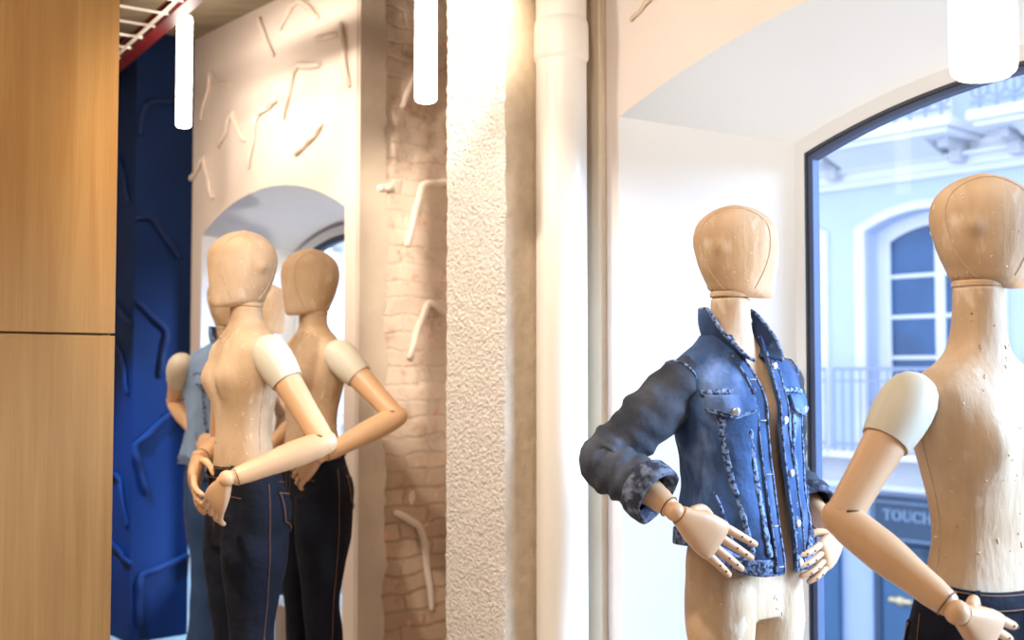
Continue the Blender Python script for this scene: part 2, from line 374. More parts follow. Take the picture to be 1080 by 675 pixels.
# brick face of the pier beside the far window (rough, plaster broken away along its left edge)
def rough_face(name, m, s_of, t, z0, z1, s1, thick, amp, seed, ncol=14, nrow=150):
    mb = MB(); V = []; n = 0
    for r in range(nrow + 1):
        z = z0 + (z1 - z0) * r / nrow
        s0 = s_of(z)
        for c in range(ncol + 1):
            s = s0 + (s1 - s0) * c / ncol
            d = noise.noise(Vector((s * 9, z * 9, seed))) * amp + noise.noise(Vector((s * 30, z * 30, seed))) * amp * .4
            V.append(W(s, t - (thick if 0 < c else thick * .1) - d * (0 if c == 0 else 1), z))
    F = [(r * (ncol + 1) + c, r * (ncol + 1) + c + 1, (r + 1) * (ncol + 1) + c + 1, (r + 1) * (ncol + 1) + c) for r in range(nrow) for c in range(ncol)]
    mb.add(V, F); return mb.build(name, m, angle=None)
edge = lambda z: 2.795 + .030 * noise.noise(Vector((z * 6, 0, 2))) + .016 * noise.noise(Vector((z * 25, 0, 5)))
structure(rough_face('trim_brick', 'brick', edge, 4.07, 0, ZC, 3.15, .012, .014, 1.3))
# plaster skin left of the brick
mb = MB(); V = []; nr = 160
for r in range(nr + 1):
    z = ZC * r / nr
    e = edge(z) - .003
    V += [W(SW + .002, 4.07 - .001, z), W(SW + .002, 4.07 - .024, z), W(e - .006, 4.07 - .022, z), W(e, 4.07 - .016, z), W(e + .002, 4.07 - .001, z)]
mb.add(V, [(r * 5 + c, r * 5 + c + 1, r * 5 + c + 6, r * 5 + c + 5) for r in range(nr) for c in range(4)])
structure(mb.build('trim_plaster', 'edge', angle=30))

# stucco pillar: rough front, smoother side
def pillar():
    mb = MB(); s0, s1, t0, t1 = 2.30, 3.15, 2.70, 2.985; nz, nc = 260, 24
    V = []
    for r in range(nz + 1):
        z = ZC * r / nz
        for c in range(nc + 1):
            t = t0 + (t1 - t0) * c / nc
            p = Vector((t * 1.0, z, 0))
            d = .0035 * noise.noise(p * 38) + .0045 * noise.noise(p * 85 + Vector((3, 1, 0))) + .004 * noise.noise(p * 8)
            e = .006 * noise.noise(Vector((z * 22, 4, 1))) if c == 0 else 0
            rd = .012 if c == 0 else (.003 if c == 1 else 0)
            V.append(W(s0 - d + rd, t + e, z))
    mb.add(V, [(r * (nc + 1) + c, r * (nc + 1) + c + 1, (r + 1) * (nc + 1) + c + 1, (r + 1) * (nc + 1) + c) for r in range(nz) for c in range(nc)], 0)
    front = [V[r * (nc + 1)] for r in range(nz + 1)]; S = []
    ns = 12
    for r in range(nz + 1):
        z = ZC * r / nz
        for c in range(ns + 1):
            u = c / ns; s = s0 + .012 + (s1 - s0) * u ** 1.6
            p = Vector((s, z, 7)); d = .0035 * noise.noise(p * 25) + .003 * noise.noise(p * 9)
            S.append(front[r] if c == 0 else W(s, t0 - d - .002, z))
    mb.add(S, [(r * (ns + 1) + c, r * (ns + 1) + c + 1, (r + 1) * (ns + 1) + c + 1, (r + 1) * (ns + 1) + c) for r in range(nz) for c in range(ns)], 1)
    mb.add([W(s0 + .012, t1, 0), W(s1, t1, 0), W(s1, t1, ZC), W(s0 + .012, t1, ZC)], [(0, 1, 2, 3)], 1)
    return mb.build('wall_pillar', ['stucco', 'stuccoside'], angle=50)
structure(pillar())

# painted trim board between the pipe and the window wall
mb = MB().stz(SW - .035, SW - .001, 2.585, 2.665, 0, ZC)
structure(mb.build('trim_board', 'board', smooth=False, mods=BEV(.006)))

# windows
def window(name, tc, back, zb):
    a, zs, r = back
    root = structure(empty(name, W(SB + .06, tc, zb)))
    def loc(o):
        o.parent = root; o.matrix_parent_inverse = Matrix.Translation(-root.location); return o
    mb = MB(); arch_frame(mb, SB - .001, SB + .06, tc, (a + .005, zs, r), (a - .036, zs - .036, r - .008), zb, .06); loc(mb.build('window_surround', 'reveal', angle=30))
    mb = MB(); arch_frame(mb, SB + .010, SB + .045, tc, (a - .034, zs - .034, r - .008), (a - .062, zs - .058, r - .012), zb + .05, .05); loc(mb.build('window_frame', 'frame', angle=30))
    mb = MB(); arch_frame(mb, SB + .002, SB + .02, tc, (a - .033, zs - .032, r - .008), (a - .043, zs - .044, r - .010), zb + .05, .02); loc(mb.build('window_gasket', 'darkframe', angle=30))
    mb = MB(); arch_pane(mb, SB + .035, SB + .041, tc, (a - .06, zs - .056, r - .012), zb + .1); loc(mb.build('window_pane', 'glass', smooth=False))
window('window_1', TC1, BB1, .30)
window('window_2', TC2, BB2, .30)

# drain pipe
pc = at(592.5, 390, 3.60); pc.z = 0
pr = 27.2 / 1200 * 3.58
root = tag(empty('drain_pipe', pc), 'wide cream painted drain pipe with collar, standing beside the rough pillar', 'pipe')
def lathe(prof, seg=40):
    mb = MB(); mb.loft([[Vector((r * cos(2 * pi * k / seg), r * sin(2 * pi * k / seg), z)) for k in range(seg)] for r, z in prof]); return mb
zc = H + (390 - 57) / 1200 * 3.58
lathe([(pr, 0), (pr, ZC)]).build('pipe_body', 'pipe', root)
lathe([(pr + .0005, zc - .012), (pr + .006, zc - .004), (pr + .007, zc + .01), (pr + .006, zc + .10), (pr + .004, zc + .115), (pr + .0005, zc + .122)]).build('collar', 'pipe', root)
lathe([(pr + .0005, .02), (pr + .02, .03), (pr + .02, .05), (pr + .0005, .06)]).build('pipe_clamp', 'pipe', root)

# oak wardrobe at the left
tw = 2.958; sw_ = 1.175
zj = H + 37.0 / 1200 * 3.0
root = tag(empty('wardrobe', W(.75, tw + .3, 0)), 'tall light oak wardrobe of two stacked doors at the left edge', 'wardrobe')
def wl(o): o.parent = root; o.matrix_parent_inverse = Matrix.Translation(-root.location); return o
wl(MB().stz(.30, sw_ - .004, tw + .022, tw + .6, 0, 3.05).build('body', 'oak', mods=BEV(.002), smooth=False))
wl(MB().stz(.30, sw_, tw, tw + .02, zj + .003, 3.05).build('door', 'oak', mods=BEV(.0015), smooth=False))
wl(MB().stz(.30, sw_, tw, tw + .02, .06, zj - .003).build('door', 'oak', mods=BEV(.0015), smooth=False))
# the wires and the red beam at the ceiling
GP = Vector((-1.373, 4.55, 0)); GE = Vector((-.546, .838, 0)).normalized(); GF = Vector((GE.y, -GE.x, 0))
def G(f, u, z): return GP + GE * u + GF * f + Vector((0, 0, z))
def gbox(f0, f1, u0, u1, z0, z1):
    c = [(f0, u0), (f1, u0), (f1, u1), (f0, u1)]
    return MB().box8([G(a, b, z0) for a, b in c] + [G(a, b, z1) for a, b in c])
def al(root, o): o.parent = root; o.matrix_parent_inverse = Matrix.Translation(-root.location); return o
zb = 2.885
root = tag(empty('steel_beam', G(.085, .2, zb)), 'dark red steel beam under the ceiling running towards the blue wall', 'beam')
al(root, gbox(.055, .115, -1.6, 1.9, zb, zb + .010).build('flange', 'red', smooth=False))
al(root, gbox(.081, .089, -1.6, 1.9, zb + .010, zb + .07).build('web', 'red', smooth=False))
al(root, gbox(.055, .115, -1.6, 1.9, zb + .07, zb + .08).build('flange', 'red', smooth=False))
for u in (-1.2, 1.6):
    al(root, gbox(.075, .095, u, u + .02, zb + .08, ZC).build('hanger_rod', 'red', smooth=False))
root = tag(empty('wire_grid', G(-.3, .2, 2.86)), 'white welded wire grid hung beside the red ceiling beam', 'grid')
for f in (0, -.32, -.64):
    mb = MB(); mb.tube([G(f, -.7, 2.86), G(f, 1.25, 2.86)], .0075, 8); al(root, mb.build('long_wire', 'wire'))
for i in range(10):
    u = -.62 + i * .20
    mb = MB(); mb.tube([G(-.68, u, 2.872), G(.03, u, 2.872)], .006, 8); al(root, mb.build('cross_wire', 'wire'))
for f, u in ((0, -.5), (0, 1.1), (-.64, -.5), (-.64, 1.1)):
    mb = MB(); mb.tube([G(f, u, 2.86), G(f, u, ZC)], .003, 6); al(root, mb.build('hanging_wire', 'wire'))

# tube lamps
def lamp(px, ybot, Y, dia, length, label):
    p = at(px, ybot, Y); r = dia / 2
    root = tag(empty('pendant_lamp', p), label, 'lamp', 'white tube pendant lamps')
    lathe([(r * .2, 0.001), (r * .8, .001), (r * .97, .006), (r, .014), (r, length - .008), (r * .98, length)], 28).build('diffuser', 'lamp', root)
    lathe([(r * 1.01, length), (r * 1.01, length + .012), (r * .9, length + .016), (r * .15, length + .02), (r * .12, length + .05), (.002, length + .052)], 24).build('cap', 'whitepaint', root)
    mb = MB(); top = ZC - p.z
    mb.tube([(0, 0, length + .03), (.006, 0, length + .1), (-.004, .002, (length + top) / 2), (0, 0, top - .02)], .003, 8, sub=6); mb.build('cord', 'wire', root)
    lathe([(.04, top - .03), (.045, top - .025), (.045, top)], 20).build('ceiling_rose', 'whitepaint', root)
    return root
lamp(193.5, 134, 5.1, .0652, .50, 'slim glowing tube pendant in front of the dark blue wall')
lamp(449, 108, 3.15, .063, .60, 'glowing tube pendant hanging before the exposed brick')
lamp(1037.5, 80, 1.22, .064, .58, 'widest glowing tube pendant hanging in front of the arched window at right')

# hangers plastered on to the walls
def hanger(fn, pts, m, label, group, out, r=.014):
    P = [fn(*p) for p in pts]
    c = sum(P, Vector()) / len(P)
    root_loc = P[len(P) // 2]
    mb = MB(); k = 7
    n = len(P)
    pp, rr = smooth_path(P, [r * .85] + [r] * (n - 2) + [r * .8] if n > 2 else [r, r * .8], k)
    pp = [p + out * (r * .55) - root_loc + out * (.004 * sin(i * .8)) for i, p in enumerate(pp)]
    mb.tube(pp, rr, 10, flat=.75, up=tuple(out))
    o = mb.build('coat_hanger', m, angle=None); o.location = root_loc
    return tag(o, label, 'hanger', group)
hs = lambda s: (lambda x, y: hit_s(x, y, s))
ht = lambda t: (lambda x, y: hit_t(x, y, t))
GW, GB, GK = 'coat hangers plastered on the pale wall', 'coat hangers painted into the brick', 'blue hangers on the blue wall'
for pts, lab in [
    ([(240, 90), (231, 87), (223, 77), (221, 92), (213, 125)], 'plastered hanger on the pale wall, just right of the slim tube lamp'),
    ([(275, 21), (279, 35), (289, 58)], 'single curved hanger arm on the pale wall close under the ceiling'),
    ([(232, 154), (240, 136), (246, 119), (250, 133), (259, 148)], 'small steep V hanger on the pale wall, left of the long bent one'),
    ([(292, 106), (281, 115), (272, 122), (269, 143), (263, 176)], 'long bent hanger on the pale wall above the front mannequin head'),
    ([(337, 69), (325, 70), (313, 71), (307, 92), (300, 124)], 'large right-angled hanger high in the middle of the pale wall'),
    ([(313, 162), (324, 151), (334, 141), (340, 131)], 'slanting hanger arm on the pale wall just above the arched window'),
    ([(336, 41), (346, 39), (356, 37)], 'short level hanger arm on the pale wall near its right edge'),
    ([(361, 25), (364, 55), (369, 90)], 'upright hanger arm at the right edge of the pale wall'),
    ([(202, 190), (209, 180), (216, 167), (219, 185), (225, 208)], 'lowest V hanger on the pale wall, left of the arched window'),
    ([(297, 30), (305, 14), (315, 2), (326, 8), (336, 19)], 'topmost V hanger on the pale wall, cut by the top of the photo')]:
    hanger(hs(SW), pts, 'hanger', lab, GW, -NS, .016)
for pts, lab in [
    ([(471, 192), (458, 194), (445, 197), (438, 222), (429, 258)], 'right-angled hanger high on the brick, next below the tube lamp'),
    ([(473, 334), (462, 327), (451, 321), (441, 345), (431, 376)], 'bent hanger halfway down the brick, level with the mannequin necks'),
    ([(417, 541), (432, 549), (443, 560), (449, 595), (454, 641)], 'lowest hanger on the brick, over the darker bare bricks'),
    ([(424, 112), (430, 98), (440, 70)], 'hanger arm on the brick half hidden behind the tube lamp'),
    ([(399, 199), (406, 198), (413, 199)], 'hanger tip poking out of the broken plaster edge beside the brick')]:
    hanger(ht(4.055), pts, 'hanger', lab, GB, -ND, .017)
hanger(hs(SW), [(667, 21), (677, 10), (690, -4)], 'board', 'lone beige hanger arm on the pink wall above the large arch', 'hanger arms', -NS, .009)
for pts, lab in [
    ([(145, 319), (160, 334), (175, 350), (172, 370), (168, 396)], 'blue hanger bent right-down on the blue wall, level with the jacket collar'),
    ([(178, 436), (158, 456), (142, 472), (147, 495), (153, 519)], 'blue hanger opening to the right on the blue wall, at elbow height'),
    ([(196, 586), (170, 598), (149, 608), (146, 630), (146, 658)], 'lowest blue hanger on the brightest strip of the blue wall'),
    ([(144, 230), (158, 229), (172, 248), (187, 271)], 'blue hanger on the blue wall below the slim tube lamp'),
    ([(147, 140), (150, 118), (158, 108), (172, 107), (187, 107)], 'highest blue hanger on the blue wall behind the slim tube lamp')]:
    hanger(ht(5.65), pts, 'hangerblue', lab, GK, -ND, .019)
for pts, lab in [
    ([(121, 318), (130, 329), (139, 341)], 'dark blue hanger arm on the shaded blue return, beside the door joint of the wardrobe'),
    ([(121, 364), (129, 372), (133, 392), (136, 414)], 'dark blue hooked hanger on the shaded blue return, second below the wardrobe joint'),
    ([(120, 500), (128, 508), (135, 553)], 'dark blue hooked hanger low on the shaded blue return'),
    ([(119, 572), (129, 583), (138, 594)], 'lowest dark blue hanger arm on the shaded blue return'),
    ([(127, 165), (133, 190), (137, 213)], 'highest dark blue hanger arm on the shaded blue return')]:
    hanger(hs(2.34), pts, 'hangerblue', lab, GK, -NS, .017)
# ---------------------------------------------------------------- mannequins
def lerp_table(T, z):
    """smooth interpolation of rows (z, a, b, ...) sorted by z"""
    if z <= T[0][0]: return T[0][1:]
    if z >= T[-1][0]: return T[-1][1:]
    for i in range(len(T) - 1):
        if T[i][0] <= z <= T[i + 1][0]:
            p0, p1, p2, p3 = T[max(i - 1, 0)], T[i], T[i + 1], T[min(i + 2, len(T) - 1)]
            u = (z - p1[0]) / (p2[0] - p1[0]); h = p2[0] - p1[0]; out = []
            for k in range(1, len(p1)):
                m1 = (p2[k] - p0[k]) / max(1e-6, p2[0] - p0[0]) * h; m2 = (p3[k] - p1[k]) / max(1e-6, p3[0] - p1[0]) * h
                out.append((2*u**3 - 3*u*u + 1) * p1[k] + (u**3 - 2*u*u + u) * m1 + (-2*u**3 + 3*u*u) * p2[k] + (u**3 - u*u) * m2)
            return out
TORSO = [(.72, .165, .080, .095), (.80, .174, .086, .104), (.87, .176, .090, .108), (.94, .168, .092, .102), (1.00, .152, .090, .090), (1.06, .134, .087, .080),
         (1.12, .125, .085, .073), (1.18, .133, .090, .080), (1.23, .151, .096, .088), (1.28, .171, .098, .094), (1.33, .183, .095, .097), (1.37, .185, .088, .095),
         (1.395, .171, .079, .088), (1.415, .143, .071, .080), (1.435, .102, .063, .073), (1.455, .074, .057, .066), (1.48, .058, .053, .060), (1.52, .051, .051, .053), (1.575, .049, .050, .050)]
def superpt(hw, f, b, a, e=2.25):
    c, s_ = cos(a), sin(a)
    x = hw * math.copysign(abs(c) ** (2 / e), c); y = math.copysign(abs(s_) ** (2 / e), s_)
    return x, y * (f if y < 0 else b)
def smooth01(u): u = max(0, min(1, u)); return u * u * (3 - 2 * u)
LOW = [0.0]                  # how far the waist and hips sit above their usual height
def warp_z(z, sh):
    ds = sh - 1.42; dl = LOW[0]
    if z < .8: d = dl * z / .8
    elif z < 1.08: d = dl
    elif z < 1.40: u = smooth01((z - 1.08) / .32); d = dl + (ds - dl) * u
    else: d = ds * (1 - smooth01((z - 1.43) / .14))
    return z + d
BEND = [0.0, 0.0]
def bent(p, z):
    f = smooth01((1.36 - z) / .36); return Vector((p.x + BEND[0] * f, p.y + BEND[1] * f, p.z))
def torso_pt(z, a, sh, off=0.0):
    hw, f, b = lerp_table(TORSO, z)
    x, y = superpt(hw + off, f + off, b + off, a)
    if y < 0:
        for sx in (-1, 1):
            d = ((x - sx * .078) / .050) ** 2 + ((z - 1.285) / .058) ** 2
            y -= .032 * exp(-d)
        y -= .006 * exp(-((x / .02) ** 2)) * -1 * exp(-((z - 1.30) / .08) ** 2)
    else:
        y -= .012 * exp(-((x / .025) ** 2)) * exp(-((z - 1.2) / .2) ** 2)
        if z < 1.0:
            for sx in (-1, 1): y += .020 * exp(-(((x - sx * .08) / .06) ** 2 + ((z - .87) / .07) ** 2))
    return bent(Vector((x, y, warp_z(z, sh))), z)
def blobs_on(mb, bvh, n, rng, zlo, zhi, mi, cy=0.0, size=(.0012, .0035)):
    for _ in range(n):
        a = rng.random() * 2 * pi; z = zlo + rng.random() * (zhi - zlo)
        d = Vector((cos(a), sin(a), rng.uniform(-.1, .1)))
        h, nn, _, _ = bvh.ray_cast(Vector((0, cy, z)) + d * .6, -d)
        if h is None: continue
        r = rng.uniform(*size); k = rng.randint(1, 3); dirv = Vector((rng.uniform(-1, 1), rng.uniform(-1, 1), rng.uniform(-1, 1))).normalized()
        dirv = (dirv - nn * dirv.dot(nn))
        for q in range(k):
            mb.sphere(h + dirv * r * 1.6 * q, r * rng.uniform(.7, 1.1), 7, 5, mi=mi)
HEADT = [(.000, .108, -.072, .016), (.006, .114, .000, .036), (.016, .1175, .047, .054), (.04, .120, .061, .065), (.07, .124, .075, .074), (.10, .1275, .085, .079),
         (.15, .1295, .095, .084), (.187, .1230, .089, .082), (.209, .108, .075, .074), (.226, .088, .055, .060), (.239, .063, .030, .043), (.246, .038, .006, .023), (.250, .020, -.010, .007)]
def make_head_mesh():
    mb = MB(); rings = []; n = 56
    zs = [.0, .003, .006, .011, .016] + [.016 + .008 * i for i in range(1, 26)] + [.222, .228, .233, .238, .242, .2455, .248, .2495, .25]
    for z in zs:
        f, b, hw = lerp_table(HEADT, z)
        cy = (b - f) / 2; hd = (b + f) / 2; R = []
        low = 1 - smooth01(z / .13)
        for k in range(n):
            a = 2 * pi * k / n; x, y = superpt(hw, hd, hd, a, 2.15)
            fw = max(0, -y / hd); x *= 1 - (.16 + .36 * low) * fw ** 1.6
            p = Vector((x, cy + y, z))
            for sx in (-1, 1):
                e = (p.y - .026) ** 2 / .013 ** 2 + (z - .128) ** 2 / .017 ** 2
                if x * sx > 0: p.x += sx * .015 * exp(-e * .9)
            R.append(p)
        rings.append(R)
    mb.loft(rings); return mb
HEADMB = make_head_mesh()
HEADBVH = BVHTree.FromPolygons([tuple(v) for v in HEADMB.v], HEADMB.f)
def seam_loop(x):
    P = []
    for k in range(72):
        a = 2 * pi * k / 72; d = Vector((0, cos(a), sin(a)))
        h, nn, _, _ = HEADBVH.ray_cast(Vector((x, -.018, .125)) + d * .3, -d)
        if h is not None and h.z > .018: P.append((a, h + nn * .0003))
    # start at the lowest gap so that the seam runs over the head in one piece
    P.sort(key=lambda q: (q[0] + pi / 2) % (2 * pi))
    return [p for _, p in P]
MESH = {}
def shared(key, make, name, parent):
    if key[:2] not in ('he', 'hs', 'fo', 'bp', 'ro'): key += '%.3f' % LOW[0]
    if key in MESH:
        o = bpy.data.objects.new(name, MESH[key]); COL.objects.link(o); o.parent = parent; return o
    o = make(); MESH[key] = o.data; return o

def arm_frame(d, dorsal):
    x = d.normalized(); z = (dorsal - x * dorsal.dot(x)).normalized(); return x, z.cross(x), z
def make_hand(root, Wp, tip, dorsal, side, curl, fan=.10, wood='wood', lift=0.0):
    """palm with four fingers and a thumb; side -1 = her right hand"""
    X, Y, Z = arm_frame(tip - Wp, dorsal); th = -side     # thumb lies towards +Y on a right hand
    hk = max(1.05, min(1.28, (tip - Wp).length / .188))
    P = lambda x, y, z: Wp + (X * x + Y * y * th + Z * z) * hk
    mb = MB(); rings = []
    for x, hy, hz, oz in ((.004, .019, .018, 0), (.018, .024, .019, 0), (.04, .033, .0185, .001), (.065, .039, .0175, .002), (.085, .041, .0155, .001), (.098, .0405, .0125, -.001), (.105, .037, .008, -.003), (.107, .030, .003, -.004)):
        rings.append([P(x + .006 * sin(a) * 0, superpt(hy, hz, hz, a, 2.6)[0], oz + superpt(hy, hz, hz, a, 2.6)[1]) for a in [2 * pi * k / 26 for k in range(26)]])
    mb.loft(rings); hand = mb.build('hand', wood, root, angle=60)
    mb = MB(); mb.sphere(Wp - X * .010, .0235, 18, 12); mb.build('wrist_ball', wood, hand)
    for i, (y0, L, fa) in enumerate(((.031, .078, .10), (.0105, .088, .03), (-.0105, .082, -.05), (-.030, .064, -.13))):
        p = Vector((.100, y0, -.003)); ang = curl * .5 - lift; pts = [p.copy()]; rad = [.0088]
        pins = []
        for q, fr in enumerate((.45, .30, .25)):
            d = Vector((cos(ang) * cos(fa * (fan / .10)), sin(fa * (fan / .10)), -sin(ang)))
            for k in (.35, .93):
                pts.append(p + d * L * fr * k); rad.append((.0090 - .0010 * q) * (1 if k < .5 else .93))
            p = p + d * L * fr; pins.append((p.copy(), d)); ang += curl
        mb = MB(); mb.tube([P(*v) for v in pts], [r * hk for r in rad], 12)
        for v, d in pins[:2]:
            nz = Vector((d.z, 0, d.x)) if d.x else Vector((0, 0, 1))
            mb.disc(P(v.x, v.y, v.z) + Z * .0075 * hk, Z, .0030, .0025, 8, mi=1)
        mb.build('finger', [wood, 'joint'], hand)
    b = Vector((.028, .022, -.010)); pts = [b, b + Vector((.020, .014, -.018)), b + Vector((.042, .016, -.032)), b + Vector((.064, .012, -.042))]
    mb = MB(); mb.tube([P(*v) for v in pts], [.0125, .0115, .0100, .0085], 12, sub=3); mb.build('thumb', wood, hand)
    return hand
def make_arm(root, S, E, Wp, tip, dorsal, side, curl, capk=1.0):
    d = (E - S).normalized(); L = (E - S).length
    n1 = d.orthogonal().normalized(); n2 = d.cross(n1)
    mb = MB(); prof = [(-.072, .006), (-.069, .022), (-.060, .037), (-.045, .049), (-.02, .0575), (.01, .0600), (.04, .0585), (.07, .0545), (.093, .0500), (.0935, .0485), (.0905, .044)]
    mb.loft([[S + d * (q * capk + .02) + (n1 * cos(2 * pi * k / 28) + n2 * sin(2 * pi * k / 28)) * r * capk for k in range(28)] for q, r in prof])
    mb.build('shoulder_cap', 'cap', root, angle=50)
    mb = MB(); mb.tube([S + d * .04, S + d * .12, S + d * (L * .7), S + d * (L - .015), E + d * .002], [.045, .044, .0385, .0355, .034], 24, sub=3); ua = mb.build('upper_arm', 'wood', root)
    d2 = (Wp - E).normalized(); L2 = (Wp - E).length
    mb = MB(); mb.tube([E - d2 * .006, E + d2 * .035, E + d2 * .10, E + d2 * (L2 * .7), E + d2 * (L2 - .036)], [.0345, .0395, .0405, .0315, .0265], 24, sub=3, roundcap=True); fa = mb.build('forearm', 'wood', root)
    # joint slots
    ax = d.cross(d2).normalized(); bis = (d2 - d).normalized()
    mb = MB(); c = E + bis * .012; rr = .0365
    mb.tube([c + (bis * cos(a) * .030 + ax * sin(a) * rr) for a in [(-1.5 + 3.0 * k / 12) for k in range(13)]], .0028, 6); mb.build('elbow_slot', 'joint', fa)
    mb = MB(); c = Wp - d2 * .030; u = d2.orthogonal().normalized(); w = d2.cross(u)
    mb.tube([c + (u * cos(2 * pi * k / 24) + w * sin(2 * pi * k / 24)) * .0268 for k in range(25)], .0014, 6); mb.build('wrist_slot', 'joint', fa)
    make_hand(root, Wp, tip, dorsal, side, curl)

# ---- jeans
LEG = [(.03, .072, .078, .10, .012), (.10, .072, .076, .10, .008), (.25, .060, .066, .094, .010), (.38, .057, .064, .090, .012), (.50, .059, .065, .086, .0), (.60, .071, .078, .088, .0), (.70, .088, .097, .090, .003), (.77, .090, .102, .088, .006), (.85, .085, .100, .086, .008)]
def leg_rings(sx, zlo, zhi, off, n=36, amp=.0):
    rings = []; k = int((zhi - zlo) / .02) + 1
    for i in range(k + 1):
        z = zlo + (zhi - zlo) * i / k; hx, hy, cx, cy = lerp_table(LEG, z)
        R = []
        for j in range(n):
            a = 2 * pi * j / n; p = Vector((cos(a), sin(a), 0))
            w = amp * noise.noise(Vector((p.x * 1.3 + sx * 3, p.y * 1.3, z * 11)))
            R.append(Vector((sx * cx + p.x * (hx + off + w) + BEND[0], cy + p.y * (hy + off + w) + BEND[1], warp_z(z, 1.42))))
        rings.append(R)
    return rings
def waist_z(a): return 1.012 + .018 * sin(a)
def make_jeans(root, m):
    def mk():
        mb = MB(); rings = []
        for i in range(18):
            z = .76 + (1.005 - .76) * i / 17
            rings.append([torso_pt(z, 2 * pi * k / 56, 1.42, .008) for k in range(56)])
        rings.append([torso_pt(waist_z(2 * pi * k / 56), 2 * pi * k / 56, 1.42, .007) for k in range(56)])
        mb.loft(rings)
        for sx in (-1, 1): mb.loft(leg_rings(sx, .07, .86, .004, amp=.006))
        o = mb.build('jeans', m, root, angle=None, mods=[('REMESH', dict(mode='VOXEL', voxel_size=.008)), ('SMOOTH', dict(iterations=5, factor=.5))])
        freeze(o); o.data.polygons.foreach_set('use_smooth', [True] * len(o.data.polygons)); return o
    j = shared('jeans' + m, mk, 'jeans', root)
    key = 'bvh' + m + '%.3f' % LOW[0]
    if key not in MESH:
        MESH[key] = BVHTree.FromPolygons([tuple(v.co) for v in j.data.vertices], [tuple(p.vertices) for p in j.data.polygons])
    bvh = MESH[key]
    def on(x, z, face, off=.002):
        z = warp_z(z, 1.42)
        """point on the jeans: face 'f','b' by x; 'r','l' by y=x"""
        o, d = {'f': (Vector((x, -.5, z)), Vector((0, 1, 0))), 'b': (Vector((x, .5, z)), Vector((0, -1, 0))),
                'r': (Vector((-.5, x, z)), Vector((1, 0, 0))), 'l': (Vector((.5, x, z)), Vector((-1, 0, 0)))}[face]
        h, nn, _, _ = bvh.ray_cast(o, d)
        if h is None: return None
        if nn.dot(d) > 0: nn = -nn
        return h + nn * off
    def line(pts, face, r=.0013):
        P = []
        for (x0, z0), (x1, z1) in zip(pts, pts[1:]):
            for k in range(6):
                p = on(x0 + (x1 - x0) * k / 6, z0 + (z1 - z0) * k / 6, face)
                if p: P.append(p)
        p = on(*pts[-1], face)
        if p: P.append(p)
        return P
    def band():
        mb = MB(); n = 72
        V = lambda off, dz: [torso_pt(waist_z(a) + dz, a, 1.42, off) for a in [2 * pi * k / n for k in range(n)]]
        mb.loft([V(.006, -.022), V(.0135, -.022), V(.0155, -.010), V(.0155, .010), V(.0125, .017), V(.005, .017), V(.003, .0)], cap=False)
        return mb.build('waistband', m, j)
    wb = shared('band' + m, band, 'waistband', j)
    def stitch():
        mb = MB(); n = 72
        for dz in (-.018, .012): mb.tube([torso_pt(waist_z(a) + dz, a, 1.42, .0158) for a in [2 * pi * k / n for k in range(n + 1)]], .0011, 5)
        for sx in (-1, 1):
            for pts in ([(sx * .002, .93), (sx * .08, .955), (sx * .15, .965)],): mb.tube(line(pts, 'b'), .0009, 5)
            mb.tube(line([(sx * .075, .975), (sx * .085, .945), (sx * .115, .925), (sx * .15, .92)], 'f'), .0009, 5)
            mb.tube(line([(.02, .96), (.02, .80), (.02, .6), (.01, .35), (.01, .1)], 'l' if sx > 0 else 'r'), .0009, 5)
        mb.tube(line([(0, .975), (0, .90), (0, .82)], 'f'), .0009, 5)
        mb.tube(line([(.028, .975), (.028, .90), (.02, .865), (0, .845)], 'f'), .0009, 5)
        mb.tube(line([(0, .975), (0, .90), (0, .80)], 'b'), .0009, 5)
        return mb.build('stitching', 'orange', j)
    shared('stitch' + m, stitch, 'stitching', j)
    for sx in (-1, 1):
        def pocket():
            mb = MB(); W_, G = 9, 9; V = []
            for r in range(G + 1):
                z = .925 - .125 * r / G
                hw = .062 - .008 * (r / G) if r < G - 2 else .056 - .018 * (r - G + 2)
                for c in range(W_ + 1):
                    V.append(on(sx * .100 + hw * (2 * c / W_ - 1), z + (.012 * sx * (2 * c / W_ - 1)), 'b', .0035) or Vector((sx * .085, .1, warp_z(z, 1.42))))
            mb.add(V, [(r * 10 + c, r * 10 + c + 1, (r + 1) * 10 + c + 1, (r + 1) * 10 + c) for r in range(G) for c in range(W_)])
            o = mb.build('back_pocket', m, j, mods=[('SOLIDIFY', dict(thickness=.003, offset=-1))])
            return o
        pk = shared('pocket%d' % sx + m, pocket, 'back_pocket', j)
        def pst():
            mb = MB(); vs = [v.co.copy() for v in pk.data.vertices]
            edge = [vs[r * 10] for r in range(10)] + [vs[90 + c] for c in range(1, 10)] + [vs[r * 10 + 9] for r in range(8, -1, -1)]
            c0 = sum(vs, Vector()) / len(vs)
            mb.tube([p + (c0 - p) * .06 + Vector((0, .0045, 0)) for p in edge], .0012, 5)
            mb.tube([vs[c] + Vector((0, .003, -.006)) for c in range(10)], .0012, 5)
            return mb.build('pocket_stitching', 'orange', j)
        shared('pst%d' % sx + m, pst, 'pocket_stitching', j)
    for a in (-pi / 2 - .75, -pi / 2 + .75, pi / 2, pi * .12, pi * .88):
        def loop():
            mb = MB()
            for s_ in (0,):
                P = [torso_pt(waist_z(a) + dz, a, 1.42, o_) for dz, o_ in ((-.026, .012), (-.022, .0185), (0, .0195), (.015, .0185), (.020, .012))]
                t = (torso_pt(1, a + .03, 1.42) - torso_pt(1, a - .03, 1.42)).normalized() * .0055
                mb.loft([[p - t, p + t, p + t * .9 + Vector((0, 0, .001)) * 0 + (p - Vector((0, 0, p.z))).normalized() * .002, p - t * .9 + (p - Vector((0, 0, p.z))).normalized() * .002] for p in P])
            return mb.build('belt_loop', m, j)
